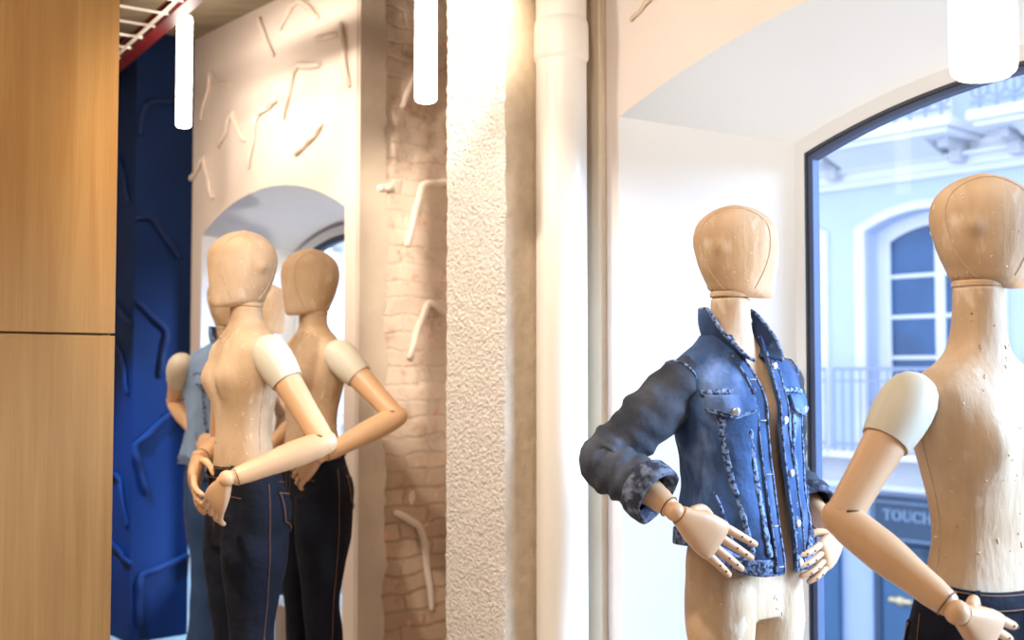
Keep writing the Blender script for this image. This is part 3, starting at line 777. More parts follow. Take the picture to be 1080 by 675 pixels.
        shared('loop%.2f' % a + m, loop, 'belt_loop', j)
    def btn():
        p = torso_pt(waist_z(-pi / 2), -pi / 2 + .06, 1.42, .0155); mb = MB(); mb.disc(p, (0, -1, 0), .009, .004); return mb.build('button', 'copper', j, label='copper waist button')
    shared('btn' + m, btn, 'button', j)
    return j

# ---- denim jacket
JAC = [(.865, .200, .132, .128), (.90, .198, .134, .128), (.97, .190, .128, .120), (1.06, .180, .124, .108), (1.14, .178, .127, .106), (1.22, .184, .140, .110), (1.29, .192, .150, .116),
       (1.34, .196, .138, .116), (1.38, .190, .117, .110), (1.405, .172, .099, .102), (1.43, .135, .086, .094), (1.45, .102, .078, .085), (1.475, .078, .072, .076)]
def jac(z, a, sh, off=0.0, wr=1.0):
    hw, f, b = lerp_table(JAC, z); x, y = superpt(hw + off, f + off, b + off, a, 2.35)
    p = Vector((x, y, warp_z(z, sh) + .070 * (1 - smooth01((z - .86) / .34)) * smooth01((sin(a) + 1.0) / .75)))
    if wr:
        n = Vector((x, y, 0)).normalized()
        fold = .007 * noise.noise(Vector((a * 2.2, z * 6.5 + a * 1.5, 1.7))) + .004 * noise.noise(Vector((a * 6, z * 14, 9.1)))
        low = smooth01((1.2 - z) / .3)
        fold += low * .008 * sin(a * 7 + z * 9)
        p += n * fold * wr * (1 - smooth01((z - 1.38) / .06))
    return bent(p, z)
EDGE_R = [(.86, -.004), (.98, -.006), (1.10, -.012), (1.22, -.022), (1.32, -.030), (1.40, -.040), (1.47, -.052)]
EDGE_L = [(.86, .052), (.98, .042), (1.10, .030), (1.22, .016), (1.32, .012), (1.40, .030), (1.47, .050)]
def ang_at(z, x):
    lo, hi = -pi, 0.0
    for _ in range(30):
        m = (lo + hi) / 2
        if jac(z, m, 1.42, 0, 0).x - BEND[0] * smooth01((1.36 - z) / .36) < x: lo = m
        else: hi = m
    return (lo + hi) / 2
def jac_x(z, x, sh, off): return jac(z, ang_at(z, x), sh, off)
def make_jacket(root, arms, sh, body_m, sleeve_m, sleeves=True, name='jacket'):
    nz, na = 46, 96; zs = [.865 + (1.475 - .865) * i / nz for i in range(nz + 1)]
    mb = MB(); V = []
    for z in zs:
        ar = ang_at(z, lerp_table(EDGE_R, z)[0]) ; al_ = ang_at(z, lerp_table(EDGE_L, z)[0])
        a0 = al_; a1 = ar + 2 * pi
        for k in range(na + 1): V.append(jac(z, a0 + (a1 - a0) * k / na, sh))
    m1 = na + 1
    mb.add(V, [(r * m1 + c, r * m1 + c + 1, (r + 1) * m1 + c + 1, (r + 1) * m1 + c) for r in range(nz) for c in range(na)])
    J = mb.build(name, [body_m, 'lining'], root, angle=None, mods=[('SOLIDIFY', dict(thickness=.005, offset=-1, material_offset=1, material_offset_rim=0))])
    def strip(name, f, n, m_, w=6, thick=.004, parent=J):
        """patch from f(u,v)->point"""
        mb = MB(); V = [f(i / n, k / w) for i in range(n + 1) for k in range(w + 1)]
        mb.add(V, [(i * (w + 1) + k, i * (w + 1) + k + 1, (i + 1) * (w + 1) + k + 1, (i + 1) * (w + 1) + k) for i in range(n) for k in range(w)])
        return mb.build(name, m_, parent, angle=None, mods=[('SOLIDIFY', dict(thickness=thick, offset=-1))])
    # hem band
    def hem(u, v):
        z = .862 + .042 * v
        a0 = ang_at(max(z, .865), lerp_table(EDGE_L, z)[0]); a1 = ang_at(max(z, .865), lerp_table(EDGE_R, z)[0]) + 2 * pi
        return jac(z, a0 + (a1 - a0) * u, sh, .005)
    strip('hem_band', hem, 96, 'seamdenim', 5)
    for E_, s_, nm in ((EDGE_R, -1, 'placket'), (EDGE_L, 1, 'placket')):
        def pl(u, v):
            z = .868 + (1.435 - .868) * u; x = lerp_table(E_, z)[0] + s_ * .034 * v
            return jac_x(z, x, sh, .0045)
        strip(nm, pl, 60, body_m, 4)
        for dv in (.003, .031):
            mb = MB(); mb.tube([jac_x(z, lerp_table(E_, z)[0] + s_ * dv, sh, .0055) for z in [.87 + .56 * k / 60 for k in range(61)]], .0022 if dv > .01 else .0030, 6); mb.build('placket_stitching', 'seamdenim', J)
    # yoke and panel seams
    def seam_line(pts, nm='panel_seam', hw=.0075, m_='seamdenim'):
        n = 16 * (len(pts) - 1)
        def f(u, v):
            q = u * (len(pts) - 1); i = min(int(q), len(pts) - 2); q -= i
            x = pts[i][0] + (pts[i + 1][0] - pts[i][0]) * q; z = pts[i][1] + (pts[i + 1][1] - pts[i][1]) * q
            dx, dz = pts[i + 1][0] - pts[i][0], pts[i + 1][1] - pts[i][1]; L_ = sqrt(dx * dx + dz * dz)
            w_ = (2 * v - 1) * hw * (1 + .10 * sin(u * 61))
            return jac_x(z + dx / L_ * w_, x - dz / L_ * w_, sh, .0025 + .0018 * (1 - (2 * v - 1) ** 2) + .0007 * sin(u * n * 2.1))
        return strip(nm, f, n * 3, m_, 4, .003)
    seam_line([(-.178, 1.325), (-.11, 1.332), (-.035, 1.335)], 'yoke_seam'); seam_line([(.178, 1.325), (.11, 1.332), (.02, 1.335)], 'yoke_seam')
    for s_ in (-1, 1):
        seam_line([(s_ * .150, 1.31), (s_ * .130, 1.10), (s_ * .095, .91)]); seam_line([(s_ * .080, 1.31), (s_ * .068, 1.10), (s_ * .050, .91)])
        # armhole seam
        # pocket flap
        def flap(u, v):
            x = s_ * (.062 + .108 * u); dz = .040 + .020 * (1 - abs(2 * u - 1))
            z = 1.322 - dz * v
            return jac_x(z, x, sh, .008 + .005 * v)
        fl = strip('pocket_flap', flap, 18, body_m, 6)
        mb = MB(); mb.tube([flap(k / 24, .90) + Vector((0, -.001, 0)) for k in range(25)], .0022, 6); mb.tube([flap(k / 24, 1.0) for k in range(25)], .0026, 6); mb.build('flap_stitching', 'seamdenim', fl)
        p = flap(.5, .70); q = jac_x(1.28, s_ * .116, sh, .05); nn = Vector((s_ * .45, -1, 0))
        mb = MB(); mb.disc(p + nn.normalized() * .002, nn, .0098, .005, 16); mb.build('button', 'button', fl)
        # pocket opening welt low at the side
        mb = MB(); mb.tube([jac_x(1.045 - .115 * k / 10, s_ * (.165 - .022 * k / 10), sh, .003) for k in range(11)], .0035, 6); mb.build('pocket_welt', 'seamdenim', J)
    for z in (1.395, 1.255, 1.115, .985, .885):
        x = lerp_table(EDGE_L, z)[0] + .017; p = jac_x(z, x, sh, .007); nn = Vector((.15, -1, 0))
        mb = MB(); mb.disc(p, nn, .0100, .005, 16); mb.build('button', 'button', J)
    for z in (1.36, 1.255, 1.115, .985, .885):     # buttonholes of the other edge
        x = lerp_table(EDGE_R, z)[0] - .017
        mb = MB(); mb.tube([jac_x(z, x - .008, sh, .006), jac_x(z, x, sh, .0065), jac_x(z, x + .008, sh, .006)], .0022, 6); mb.build('buttonhole', 'thread', J)
    # collar
    mb = MB(); n = 56; V = []
    for i in range(n + 1):
        u = i / n; a = radians(-68) + radians(316) * u          # from her left front round the back to her right front
        e = abs(2 * u - 1); fr = smooth01((e - .55) / .45)
        zb_ = 1.468 - .045 * fr
        B = Vector((.070 * cos(a) * (1 + .12 * fr), .068 * sin(a) * (1 + .20 * fr) + .004, warp_z(zb_, sh)))
        o = Vector((cos(a), sin(a), 0))
        hgt = .076 - .060 * fr; out = .010 + .044 * fr
        tail = smooth01((e - .86) / .14)
        for k in range(7):
            v = k / 6
            V.append(B + o * (out * v ** 1.3 + .006 * sin(v * pi)) + Vector((0, 0, hgt * v - .030 * tail * v)) + Vector((0, -.012 * tail * v, 0)))
    mb.add(V, [(r * 7 + c, r * 7 + c + 1, (r + 1) * 7 + c + 1, (r + 1) * 7 + c) for r in range(n) for c in range(6)])
    co = mb.build('collar', body_m, J, angle=None, mods=[('SOLIDIFY', dict(thickness=.007, offset=0))])
    mb = MB(); mb.tube([V[r * 7 + 6] for r in range(n + 1)], .0048, 7); mb.build('collar_edge', 'seamdenim', co)
    if not sleeves:
        return J
    for side, (S, E, Wp) in arms.items():
        fo = (E - S).normalized(); f2 = (Wp - E).normalized(); L2 = (Wp - E).length; bis = (fo - f2).normalized()
        top = Vector((side * .128, .002, warp_z(1.366, sh)))
        path = [top, S + Vector((side * .004, 0, -.010)), S + fo * .12, E - fo * .07 + bis * .008, E + bis * .016, E + f2 * .06 + bis * .006, E + f2 * (L2 * .50)]
        rad = [.054, .068, .0725, .069, .067, .067, .065]
        pp, rr = smooth_path([Vector(p) for p in path], rad, 9)
        rings = []; u = None; seg = 44
        for i, p in enumerate(pp):
            d = (pp[min(i + 1, len(pp) - 1)] - pp[max(i - 1, 0)]).normalized()
            u = (Vector((0, 1, 0)) if u is None else u); u = (u - d * u.dot(d)).normalized(); w = d.cross(u)
            t = i / (len(pp) - 1)
            bend = exp(-((t - .66) / .16) ** 2)
            R = []
            for k in range(seg):
                a = 2 * pi * k / seg; dv = u * cos(a) + w * sin(a)
                inner = max(0, -dv.dot(bis))
                wr = .006 * noise.noise(Vector((cos(a) * 1.2, sin(a) * 1.2, t * 11 + side))) + .005 * noise.noise(Vector((cos(a) * 2.5, sin(a) * 2.5, t * 24)))
                wr += bend * (.0075 * sin(t * 95 + 2 * sin(a)) * (.35 + inner)) + .0035 * sin(t * 60 + 3 * sin(a + 1))
                R.append(p + dv * (rr[i] + wr))
            rings.append(R)
        mb = MB(); mb.loft(rings, cap=False)
        sl = mb.build('sleeve', sleeve_m, J, angle=None, mods=[('SOLIDIFY', dict(thickness=.004, offset=-1))])
        # shoulder seam ring
        i0 = 7
        mb = MB(); mb.tube([q + (q - pp[i0]).normalized() * .001 for q in rings[i0]] + [rings[i0][0]], .0035, 7); mb.build('armhole_seam', 'seamdenim', sl)
        # turned-up cuff
        c = E + f2 * (L2 * .47); u = f2.orthogonal().normalized(); w = f2.cross(u); CR = []
        for x, r in ((-.002, .062), (-.004, .070), (.004, .0745), (.022, .0755), (.044, .0750), (.053, .0725), (.055, .066), (.050, .060), (.02, .058)):
            CR.append([c + f2 * (x + .004 * sin(2 * a + 1)) + (u * cos(a) + w * sin(a)) * (r * (1 + .05 * sin(2 * a)) + .003 * noise.noise(Vector((cos(a) * 3, sin(a) * 3, x * 40 + side)))) for a in [2 * pi * k / 44 for k in range(44)]])
        mb = MB(); mb.loft(CR, cap=False); cf = mb.build('cuff', 'cuffdenim' if sleeve_m == 'shadedenim' else sleeve_m, sl, angle=None)
        for x in (2, 4):
            pass
    return J

def make_mannequin(label, base, yaw, head_yaw, height, sh=1.42, R=None, L=None, jacket=None, jeans='jeans', curl=(.25, .25), seed=1, group=None):
    k = height / 1.82
    root = tag(empty('mannequin', (base[0], base[1], 0), radians(yaw), k), label, 'mannequin', group)
    inv = (Matrix.Translation((base[0], base[1], 0)) @ Matrix.Rotation(radians(yaw), 4, 'Z') @ Matrix.Scale(k, 4)).inverted()
    rng = random.Random(seed)
    # head
    def mkh():
        mb = MB(); mb.v = [v.copy() for v in HEADMB.v]; mb.f = [list(f) for f in HEADMB.f]; mb.mi = [0] * len(mb.f)
        blobs_on(mb, HEADBVH, 55, random.Random(8), .02, .21, 1, -.015, (.0009, .0022))
        return mb.build('head', ['linen', 'flake'], root, angle=60)
    hd = shared('head', mkh, 'head', root); hd.location = (0, .004, 1.570); hd.rotation_euler = (0, 0, radians(head_yaw - yaw))
    for sx in (-1, 1):
        def mks():
            mb = MB(); mb.tube(seam_loop(sx * .050), .0016, 6); return mb.build('head_seam', 'seam', hd)
        shared('hs%d' % sx, mks, 'head_seam', hd)
    # torso (with the legs when nothing is worn)
    mb = MB(); n = 60; zl = .74 if not jeans else .90
    zz = [zl + (1.572 - zl) * i / 90 for i in range(91)]
    mb.loft([[torso_pt(z, 2 * pi * q / n, sh) for q in range(n)] for z in zz])
    if not jeans:
        for sx in (-1, 1): mb.loft(leg_rings(sx, .05, .86, -.004))
        body = freeze(mb.build('torso', ['linen', 'flake', 'tear'], root, angle=None, mods=[('REMESH', dict(mode='VOXEL', voxel_size=.0065)), ('SMOOTH', dict(iterations=4, factor=.5))]))
        vs = [v.co.copy() for v in body.data.vertices]; fs = [list(p.vertices) for p in body.data.polygons]
        bpy.data.objects.remove(body)
        mb = MB(); mb.v = vs; mb.f = fs; mb.mi = [0] * len(fs)
    bvh = BVHTree.FromPolygons([tuple(v) for v in mb.v], mb.f)
    blobs_on(mb, bvh, 150, rng, .95 if jeans else .6, 1.52, 1, 0, (.0010, .0028))
    blobs_on(mb, bvh, 22, rng, 1.02, 1.52, 2, 0, (.0012, .0030))
    body = mb.build('torso', ['linen', 'flake', 'tear'], root, angle=None)
    # seams of the covering: sides and middle of the back
    for sx in (-1, 1):
        P = []
        for i in range(40):
            z = warp_z(1.02 + (1.34 - 1.02) * i / 39, sh)
            h, nn, _, _ = bvh.ray_cast(Vector((sx * .5, .005, z)), Vector((-sx, 0, 0)))
            if h is not None: P.append(h)
        mb = MB(); mb.tube(P, .0016, 6); mb.build('torso_seam', 'seam', body)
        # armhole edge
        P = []
        for i in range(25):
            a = -1.9 + 3.8 * i / 24
            o = Vector((sx * .158, -.085 * sin(a) * 1.6, warp_z(1.355, sh) + .062 * cos(a)))
    mb = MB(); mb.loft([[Vector((cos(2 * pi * q / 32) * r, sin(2 * pi * q / 32) * r + .001, z)) for q in range(32)] for r, z in ((.0505, 1.572), (.0535, 1.575), (.0535, 1.583), (.0500, 1.587), (.01, 1.588))]); mb.build('neck_joint', 'linen', root)
    # arms
    Sz = warp_z(1.365, sh); arms = {}
    for side, spec in ((-1, R), (1, L)):
        S = Vector((side * (.207 if jacket != 'jacket' else .176), .004, Sz - (.012 if jacket == 'jacket' else 0)))
        if spec:
            E, Wp, tip = (inv @ p for p in spec)
        else:
            E, Wp, tip = Vector((side * .315, .10, Sz - .25)), Vector((side * .215, -.105, Sz - .38)), Vector((side * .06, -.185, Sz - .47))
        arms[side] = (S, E, Wp)
        dorsal = Vector((side * .75, -.75, .25))
        make_arm(root, S, E, Wp, tip, dorsal, side, curl[0 if side < 0 else 1], .86 if jacket == 'jacket' else 1.0)
    j = make_jeans(root, jeans) if jeans else None
    # lower legs / feet and the stand
    for sx in (-1, 1):
        if jeans:
            mb = MB(); mb.loft(leg_rings(sx, .03, .16, -.022)); mb.build('ankle', 'linen', root)
        def ft():
            mb = MB(); R_ = []
            for y, hw, h in ((.06, .012, .03), (.055, .028, .055), (.03, .036, .075), (-.02, .038, .070), (-.07, .043, .045), (-.12, .046, .030), (-.155, .038, .022), (-.172, .015, .012)):
                R_.append([Vector((sx * .10 + hw * cos(a), y, .012 + max(0, h * .5 + h * .55 * sin(a)))) for a in [2 * pi * q / 18 for q in range(18)]])
            mb.loft(R_); return mb.build('foot', 'linen', root)
        fo_ = shared('foot%d' % sx, ft, 'foot', root); fo_.location = (BEND[0], BEND[1], 0)
    def bp():
        mb = MB(); mb.loft([[Vector((cos(2 * pi * q / 40) * r, .04 + sin(2 * pi * q / 40) * r, z)) for q in range(40)] for r, z in ((.20, 0), (.205, .002), (.205, .009), (.20, .012))]); return mb.build('base_plate', 'steel', root)
    shared('bp', bp, 'base_plate', root).location = (BEND[0], BEND[1], 0)
    def rod():
        mb = MB(); mb.tube([(0, .105, .01), (0, .105, .45), (0, .100, .80), (0, .07, .86)], .009, 12); return mb.build('stand_rod', 'steel', root)
    shared('rod', rod, 'stand_rod', root).location = (BEND[0], BEND[1], 0)
    if jacket == 'jacket':
        make_jacket(root, arms, sh, 'denim', 'shadedenim')
    elif jacket == 'vest':
        make_jacket(root, arms, sh, 'vest', 'vest', sleeves=False, name='vest')
    return root
def baseat(px, Y): p = at(px, 390, Y); return (p.x, p.y)

BEND[:] = [.030, -.018]
make_mannequin('linen mannequin in a blue denim jacket and no trousers, facing right', baseat(771, 3.02), 33, 82, 1.82, 1.415,
               R=(at(645, 486, 2.86), at(715, 542, 2.73), at(806, 606, 2.80)),
               L=(at(826, 500, 3.38), at(884, 566, 3.08), at(855, 606, 2.93)), jacket='jacket', jeans=None, curl=(.13, .30), seed=3)
BEND[:] = [0.0, 0.0]; LOW[0] = -.070
make_mannequin('nearest bare-chested linen mannequin in dark jeans, cut by the right edge', baseat(1033, 2.42), 29, 84, 1.80, 1.395,
               R=(at(887, 547, 2.25), at(1013, 648, 2.11), at(1078, 690, 2.20)), jeans='jeans', seed=5)
LOW[0] = .055
make_mannequin('front left linen mannequin in dark jeans, both hands on its waist, facing left', baseat(259, 3.70), -58, -60, 1.833, 1.48,
               L=(at(342, 467, 3.44), at(238, 507, 3.30), at(216, 552, 3.40)), R=(at(232, 470, 3.98), at(209, 484, 3.74), at(201, 540, 3.56)), jeans='jeans', curl=(.3, .35), seed=7)
make_mannequin('linen mannequin in dark jeans standing close behind the front left one', baseat(330, 4.25), -55, -54, 1.833, 1.48,
               L=(at(418, 440, 4.0), at(335, 483, 3.86), at(304, 508, 3.96)), jeans='jeans', curl=(.3, .35), seed=9)
make_mannequin('far mannequin in a pale denim vest, half hidden behind the front left one', baseat(240, 5.0), 35, 70, 1.80, 1.47,
               R=(at(184, 424, 5.08), at(208, 459, 4.90), at(226, 476, 4.78)), jacket='vest', jeans='bluejeans', seed=11)
make_mannequin('farthest pale mannequin, only its head showing between the two left ones', baseat(276, 5.5), 40, 85, 1.80, 1.45, jeans='jeans', seed=13)
# ---------------------------------------------------------------- across the street
SE = 12.0
ZS = -3.6                                     # street level
structure(MB().stz(3.35, SE + 6, -8, 24, ZS - .2, ZS).build('ground', 'street', smooth=False))
# outer skin of this building below the shop floor
structure(MB().stz(2.9, 3.4, -3.15, 6.95, ZS, -.15).build('wall_outside', 'fwall', smooth=False))
bld = tag(empty('building', W(SE, 6.6, ZS)), 'pale blue building across the street with arched windows and white balconies', 'building')
def fb(o, par=None):
    o.parent = par or bld
    o.matrix_parent_inverse = Matrix.Translation(-W(SE, 6.6, ZS)) if par is None else Matrix.Identity(4)
    return o
PER, C0, HWIN = 2.22, 6.64, .79
centres = [C0 + PER * i for i in range(-4, 6)]
F1, B1 = (HWIN, 3.02, .20), (HWIN, 3.02, .20)
ZW0, ZW1 = .40, 3.62
mb = MB()
for c in centres: arch_wall(mb, c - PER / 2, c + PER / 2, ZW0, ZW1, SE, SE + .38, c, F1, B1, .42)
fb(mb.build('wall', 'fwall', angle=25))
fb(MB().stz(SE, SE + .4, centres[0] - PER / 2, centres[-1] + PER / 2, ZW1, 6.0).build('upper_wall', 'fwall', smooth=False))
fb(MB().stz(SE + .4, SE + .5, centres[0] - PER / 2, centres[-1] + PER / 2, ZS, ZW1).build('back_wall', 'fwall', smooth=False))
T0, T1 = centres[0] - PER / 2, centres[-1] + PER / 2
# cornice in steps
mb = MB()
for z0, z1, d in ((3.55, 3.62, .08), (3.62, 3.72, .14), (3.72, 3.76, .24), (3.76, 3.90, .08)): mb.stz(SE - d, SE + .05, T0, T1, z0, z1)
fb(mb.build('cornice', 'fwhite', smooth=False))
fb(MB().stz(SE - .05, SE + .02, T0, T1, 3.90, 3.96).build('frieze', 'fgrey', smooth=False))
fb(MB().stz(SE - .10, SE + .02, T0, T1, .08, .40).build('string_course', 'fgrey', smooth=False))
fb(MB().stz(SE - .06, SE + .02, T0, T1, 3.17, 3.20).build('moulding', 'fwhite', smooth=False)) if False else None
for c in centres:
    mb = MB(); arch_frame(mb, SE - .05, SE + .02, c, (HWIN + .13, 3.06, .25), (HWIN - .002, 3.018, .199), .40, .02); fb(mb.build('window_surround', 'fwhite', angle=25))
    # casement
    mb = MB(); s0 = SE + .26
    arch_frame(mb, s0, s0 + .07, c, (HWIN, 3.018, .198), (HWIN - .16, 2.90, .17), .42, .12)
    for x in (0,): mb.stz(s0, s0 + .06, c - .06, c + .06, .5, 3.08)
    for z in (1.02, 1.50, 1.98, 2.46): mb.stz(s0 + .01, s0 + .05, c - HWIN + .12, c + HWIN - .12, z, z + .045)
    fr = fb(mb.build('casement', 'fwhite', angle=25))
    mb = MB(); arch_pane(mb, s0 + .03, s0 + .036, c, (HWIN - .13, 2.92, .17), .5); fb(mb.build('window_pane', 'fglass', smooth=False))
    mb = MB(); n = 24
    for (ta, tb) in ((c - HWIN + .15, c - .35), (c + .35, c + HWIN - .15)):
        V = [W(s0 + .10 + .02 * sin(k * 1.9), ta + (tb - ta) * k / n, z) for z in (.5, 2.9) for k in range(n + 1)]
        mb.add(V, [(k, k + 1, n + 2 + k, n + 1 + k) for k in range(n)])
    # low balcony railing before the window
    mb = MB(); ta, tb = c - PER / 2 + .06, c + PER / 2 - .06; sr = SE - .30
    mb.stz(sr - .02, sr + .02, ta, tb, 1.37, 1.41); mb.stz(sr - .012, sr + .012, ta, tb, .50, .53); mb.stz(sr - .012, sr + .012, ta, tb, 1.24, 1.26)
    k = int((tb - ta) / .115)
    for i in range(k + 1):
        t = ta + (tb - ta) * i / k; mb.stz(sr - .008, sr + .008, t - .008, t + .008, .42, 1.38)
    fb(mb.build('railing', 'iron', smooth=False))
    fb(MB().stz(SE - .36, SE + .02, ta - .05, tb + .05, .36, .43).build('balcony_floor', 'fwhite', smooth=False))
    # upper balcony: slab, console, ornate railing
    cu = c + .29; wa = 1.02
    sl = MB().stz(SE - .85, SE, cu - wa, cu + wa, 3.94, 4.05); sl.stz(SE - .80, SE, cu - wa + .05, cu + wa - .05, 3.88, 3.94)
    fb(sl.build('upper_balcony', 'fwhite', smooth=False, mods=BEV(.02)))
    mb = MB()
    P = [(SE, 3.66), (SE - .70, 3.88), (SE, 3.88)]
    mb.add([W(a, cu - .62, z) for a, z in P] + [W(a, cu + .62, z) for a, z in P], [(0, 1, 2), (5, 4, 3), (0, 3, 4, 1), (1, 4, 5, 2), (2, 5, 3, 0)])
    fb(mb.build('console', 'fwhite', smooth=False))
    mb = MB()
    for tt in (cu - .78, cu + .78):
        mb.stz(SE - .30, SE, tt - .07, tt + .07, 3.64, 3.88); mb.stz(SE - .55, SE, tt - .06, tt + .06, 3.78, 3.88)
    fb(mb.build('bracket', 'fgrey', smooth=False, mods=BEV(.015)))
    mb = MB(); sr = SE - .78
    mb.stz(sr - .02, sr + .02, cu - wa + .03, cu + wa - .03, 4.93, 4.97); mb.stz(sr - .015, sr + .015, cu - wa + .03, cu + wa - .03, 4.12, 4.15)
    q = 11
    for i in range(q):
        t = cu - wa + .12 + (2 * wa - .24) * i / (q - 1)
        mb.stz(sr - .01, sr + .01, t - .01, t + .01, 4.05, 4.94)
        for z, r in ((4.26, .09), (4.46, .09), (4.66, .09), (4.84, .07)):
            mb.tube([W(sr, t + r * cos(a), z + r * sin(a)) for a in [2 * pi * j / 12 for j in range(13)]], .014, 5)
    fb(mb.build('upper_railing', 'iron', smooth=False))
    # window behind the upper balcony
    mb = MB(); mb.stz(SE - .04, SE + .02, cu - .62, cu + .62, 4.05, 5.85); fb(mb.build('upper_window_surround', 'fwhite', smooth=False))
    fb(MB().stz(SE - .05, SE - .03, cu - .48, cu + .48, 4.4, 5.75).build('upper_window_pane', 'fglass', smooth=False))
# shop level
fb(MB().stz(SE + .10, SE + .4, T0, T1, ZS, .08).build('shop_wall', 'shoplight', smooth=False))
mb = MB()
def tpx(px): return hit_s(px, 545, SE - .05).dot(ND)
ta, tb = tpx(986), tpx(918)
sg = tag(empty('shop_sign', W(SE - .02, (ta + tb) / 2, -.40)), 'dark slate shop sign reading TOUCH across the street', 'sign')
def sgl(o): o.parent = sg; o.matrix_parent_inverse = Matrix.Translation(-sg.location); return o
zt, zbm = H - 134 / 1200 * 13.2, H - 181 / 1200 * 13.2
ta -= .55
sgl(MB().stz(SE - .06, SE + .10, ta, tb, zbm, zt).build('board', 'sign', smooth=False, mods=BEV(.01)))
mb = MB(); e = .05
for a, b in (((ta + e, zt - e), (tb - e, zt - e)), ((ta + e, zbm + e), (tb - e, zbm + e)), ((ta + e, zbm + e), (ta + e, zt - e)), ((tb - e, zbm + e), (tb - e, zt - e))):
    mb.tube([W(SE - .064, *a), W(SE - .064, *b)], .007, 6)
sgl(mb.build('border_line', 'signtext', smooth=False))
# serif capitals
def letters(text, t_left, zbase, h, s):
    t = t_left; st = h * .17; thin = h * .075; sf = h * .07
    def bar(mb, t0, t1, z0, z1): mb.stz(s - .012, s, t0, t1, z0, z1)
    for ch in text:
        mb = MB(); w = h * .86
        B = lambda x0, x1, z0, z1: bar(mb, t - x1 * h, t - x0 * h, zbase + z0 * h, zbase + z1 * h)
        def arc(cx, cz, rx, rz, a0, a1, n=20):
            P = []
            for i in range(n + 1):
                a = a0 + (a1 - a0) * i / n
                th = .045 + .045 * abs(cos(a))
                P.append((a, th))
            V = []
            for a, th in P:
                for q in (-1, 1):
                    for ss in (s - .012, s):
                        V.append(W(ss, t - (cx + (rx + q * th) * cos(a)) * h, zbase + (cz + (rz + q * th * .8) * sin(a)) * h))
            F = []
            for i in range(len(P) - 1):
                o = i * 4; n_ = o + 4
                F += [(o, o + 2, n_ + 2, n_), (o + 1, o + 3, n_ + 3, n_ + 1), (o, o + 1, n_ + 1, n_), (o + 2, o + 3, n_ + 3, n_ + 2)]
            mb.add(V, F)
        if ch == 'T': B(.34, .50, 0, 1); B(.0, .84, .91, 1); B(.0, .06, .74, 1); B(.78, .84, .74, 1); B(.24, .60, 0, .06); adv = .94
        elif ch == 'O': arc(.46, .5, .38, .45, 0, 2 * pi, 36); adv = 1.04
        elif ch == 'U': B(.10, .25, .30, 1); B(.70, .78, .30, 1); B(.0, .36, .94, 1); B(.60, .88, .94, 1); arc(.45, .34, .29, .28, pi, 2 * pi, 20); adv = 1.00
        elif ch == 'C': arc(.46, .5, .38, .45, .65, 2 * pi - .65, 30); B(.76, .82, .66, .96); B(.76, .80, .08, .30); adv = .96
        elif ch == 'H': B(.08, .23, 0, 1); B(.68, .83, 0, 1); B(.2, .7, .46, .54); B(0, .32, 0, .06); B(0, .32, .94, 1); B(.6, .92, 0, .06); B(.6, .92, .94, 1); adv = 1.0
        sgl(mb.build('letter', 'signtext', smooth=False)); t -= adv * h
lh = 11.5 / 1200 * 13.1
letters('TOUCH', tpx(932), H - 158.5 / 1200 * 13.1, lh, SE - .058)
# shop door and panels below the sign
sd = tag(empty('shop_door', W(SE, (ta + tb) / 2, ZS)), 'dark blue shop entrance below the sign across the street', 'door')
def sdl(o): o.parent = sd; o.matrix_parent_inverse = Matrix.Translation(-sd.location); return o
sdl(MB().stz(SE - .02, SE + .10, ta, tb, ZS, zbm - .02).build('panel', 'shop', smooth=False, mods=BEV(.01)))
mb = MB()
for x in (ta + .05, tb - .12, (ta + tb) / 2 - .04): mb.stz(SE - .05, SE - .02, x, x + .07, ZS, zbm - .02)
for z in (zbm - .12, ZS + .9): mb.stz(SE - .05, SE - .02, ta, tb, z, z + .08)
sdl(mb.build('door_frame', 'sign', smooth=False))
p = hit_s(950, 634, SE - .04)
mb = MB(); mb.tube([p + ND * .12, p, p - ND * .12], .035, 10); mb.sphere(p + ND * .0, .06, 12, 8); sdl(mb.build('door_handle', 'brass'))
q1, q0 = tpx(866), tpx(880)
mb = MB(); mb.stz(SE + .02, SE + .10, q0, q0 + .5, ZS, -.75); fb(mb.build('shop_window', 'shop', smooth=False))
fb(MB().stz(SE - .03, SE + .1, T0, T1, -.02, .08).build('shop_cornice', 'fwhite', smooth=False))
# ---------------------------------------------------------------- light and camera
w = bpy.data.worlds.new('sky'); SC.world = w; w.use_nodes = True
bg = w.node_tree.nodes['Background']; bg.inputs[0].default_value = (0.72, 0.83, 1.0, 1); bg.inputs[1].default_value = 2.1
WARM = (1.0, .80, .58)
def spot(name, loc, target, power, size=60, blend=.6, col=WARM, rad=.05):
    d = bpy.data.lights.new(name, 'SPOT'); d.energy = power; d.spot_size = radians(size); d.spot_blend = blend; d.color = col; d.shadow_soft_size = rad
    o = bpy.data.objects.new(name, d); COL.objects.link(o); o.location = loc
    o.rotation_euler = (Vector(target) - Vector(loc)).to_track_quat('-Z', 'Y').to_euler(); return o
def area(name, loc, target, power, sx, sy, col=WARM):
    d = bpy.data.lights.new(name, 'AREA'); d.energy = power; d.shape = 'RECTANGLE'; d.size = sx; d.size_y = sy; d.color = col
    o = bpy.data.objects.new(name, d); COL.objects.link(o); o.location = loc
    o.rotation_euler = (Vector(target) - Vector(loc)).to_track_quat('-Z', 'Y').to_euler(); return o
area('fill_light', W(.2, 1.0, 3.10), W(.2, 1.0, 0), 36, 2.6, 2.6, (1.0, .86, .72))  # added warm fill for the whole room, no fitting of its own
area('fill_light.001', W(.4, 4.0, 3.10), W(.4, 4.0, 0), 78, 1.6, 2.4, (1.0, .86, .72))  # second added fill, over the left half
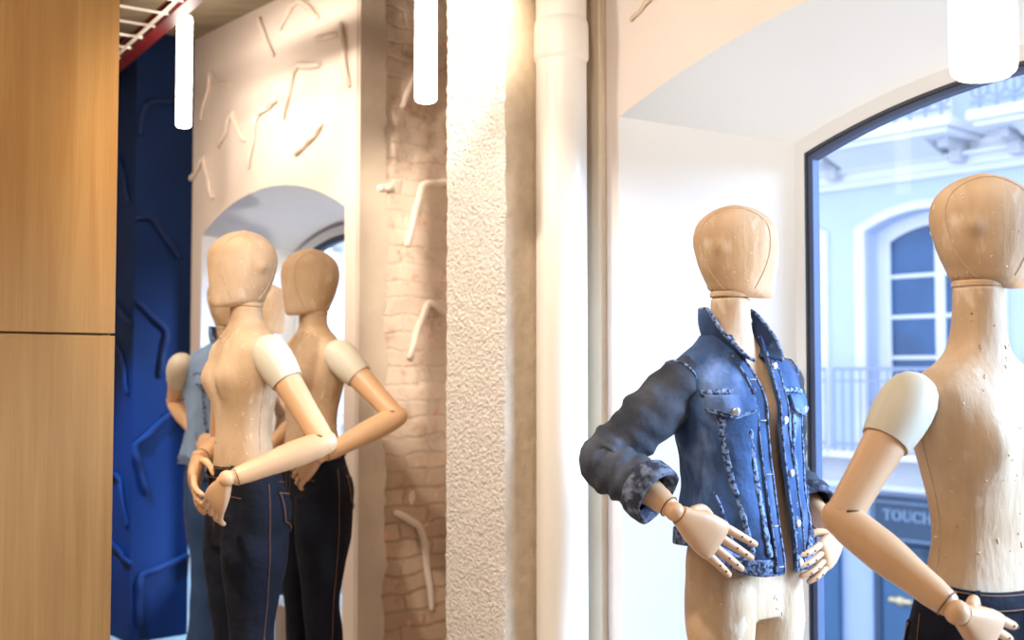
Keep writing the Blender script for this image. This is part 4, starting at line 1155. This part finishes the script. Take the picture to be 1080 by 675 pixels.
# track spots on the ceiling
spot('track_spot', W(1.35, 3.85, 3.02), hit_s(335, 150, SW), 115, 66, .9, (1.0, .86, .72))
spot('track_spot.001', W(.45, 2.2, 3.0), W(2.3, 2.85, 1.0), 165, 50, .5, (1.0, .90, .78))
spot('track_spot.002', W(.7, 1.2, 3.02), W(2.4, 1.5, 2.4), 110, 70, .8, (1.0, .86, .72))
spot('track_spot.003', W(.2, 3.3, 3.02), W(1.8, 3.6, 1.2), 12, 50, .8)
spot('track_spot.004', W(1.2, 5.0, 3.02), W(2.38, 5.7, .75), 1000, 20, 1.0, (.07, .46, 1.0))
spot('track_spot.005', W(-.4, .8, 3.02), W(1.1, 2.8, 1.2), 50, 50, .7)
spot('track_spot.006', W(1.6, 1.9, 3.02), W(2.95, 4.05, 1.75), 300, 27, .8, (1.0, .86, .70))
spot('display_spot', W(2.9, 1.0, .34), W(2.85, 1.5, 2.3), 98, 72, .9, (1.0, .90, .74))
spot('soffit_fill', W(2.95, 4.35, .34), W(2.9, 4.75, 2.2), 40, 70, .9, (1.0, .93, .84))  # unseen uplight, added to whiten the soffit of the far bay
# hazy sun over the roofs across the street, down the street into the two bays
d = bpy.data.lights.new('sun', 'SUN'); d.energy = 10.5; d.angle = radians(30); d.color = (.48, .70, 1.0)
o = bpy.data.objects.new('sun', d); COL.objects.link(o); o.location = W(9, -3, 8)
o.rotation_euler = (NS * -.60 + ND * .77 + Vector((0, 0, -.34))).to_track_quat('-Z', 'Y').to_euler()
cam = bpy.data.cameras.new('camera'); co = bpy.data.objects.new('camera', cam); COL.objects.link(co)
co.location = EYE; co.rotation_euler = (pi / 2 + PITCH, 0, 0)
cam.sensor_width = 36; cam.lens = 36 * FPX / 1080; cam.clip_start = .05; cam.clip_end = 100
cam.dof.use_dof = True; cam.dof.focus_distance = 2.7; cam.dof.aperture_fstop = 2.8
SC.camera = co
vs = SC.view_settings
vs.view_transform = 'Standard'; vs.look = 'None'; vs.gamma = 1; vs.use_curve_mapping = False; vs.exposure = 0.40
SC.cycles.max_bounces = 8; SC.cycles.diffuse_bounces = 4; SC.cycles.transparent_max_bounces = 12
SC.cycles.use_denoising = True
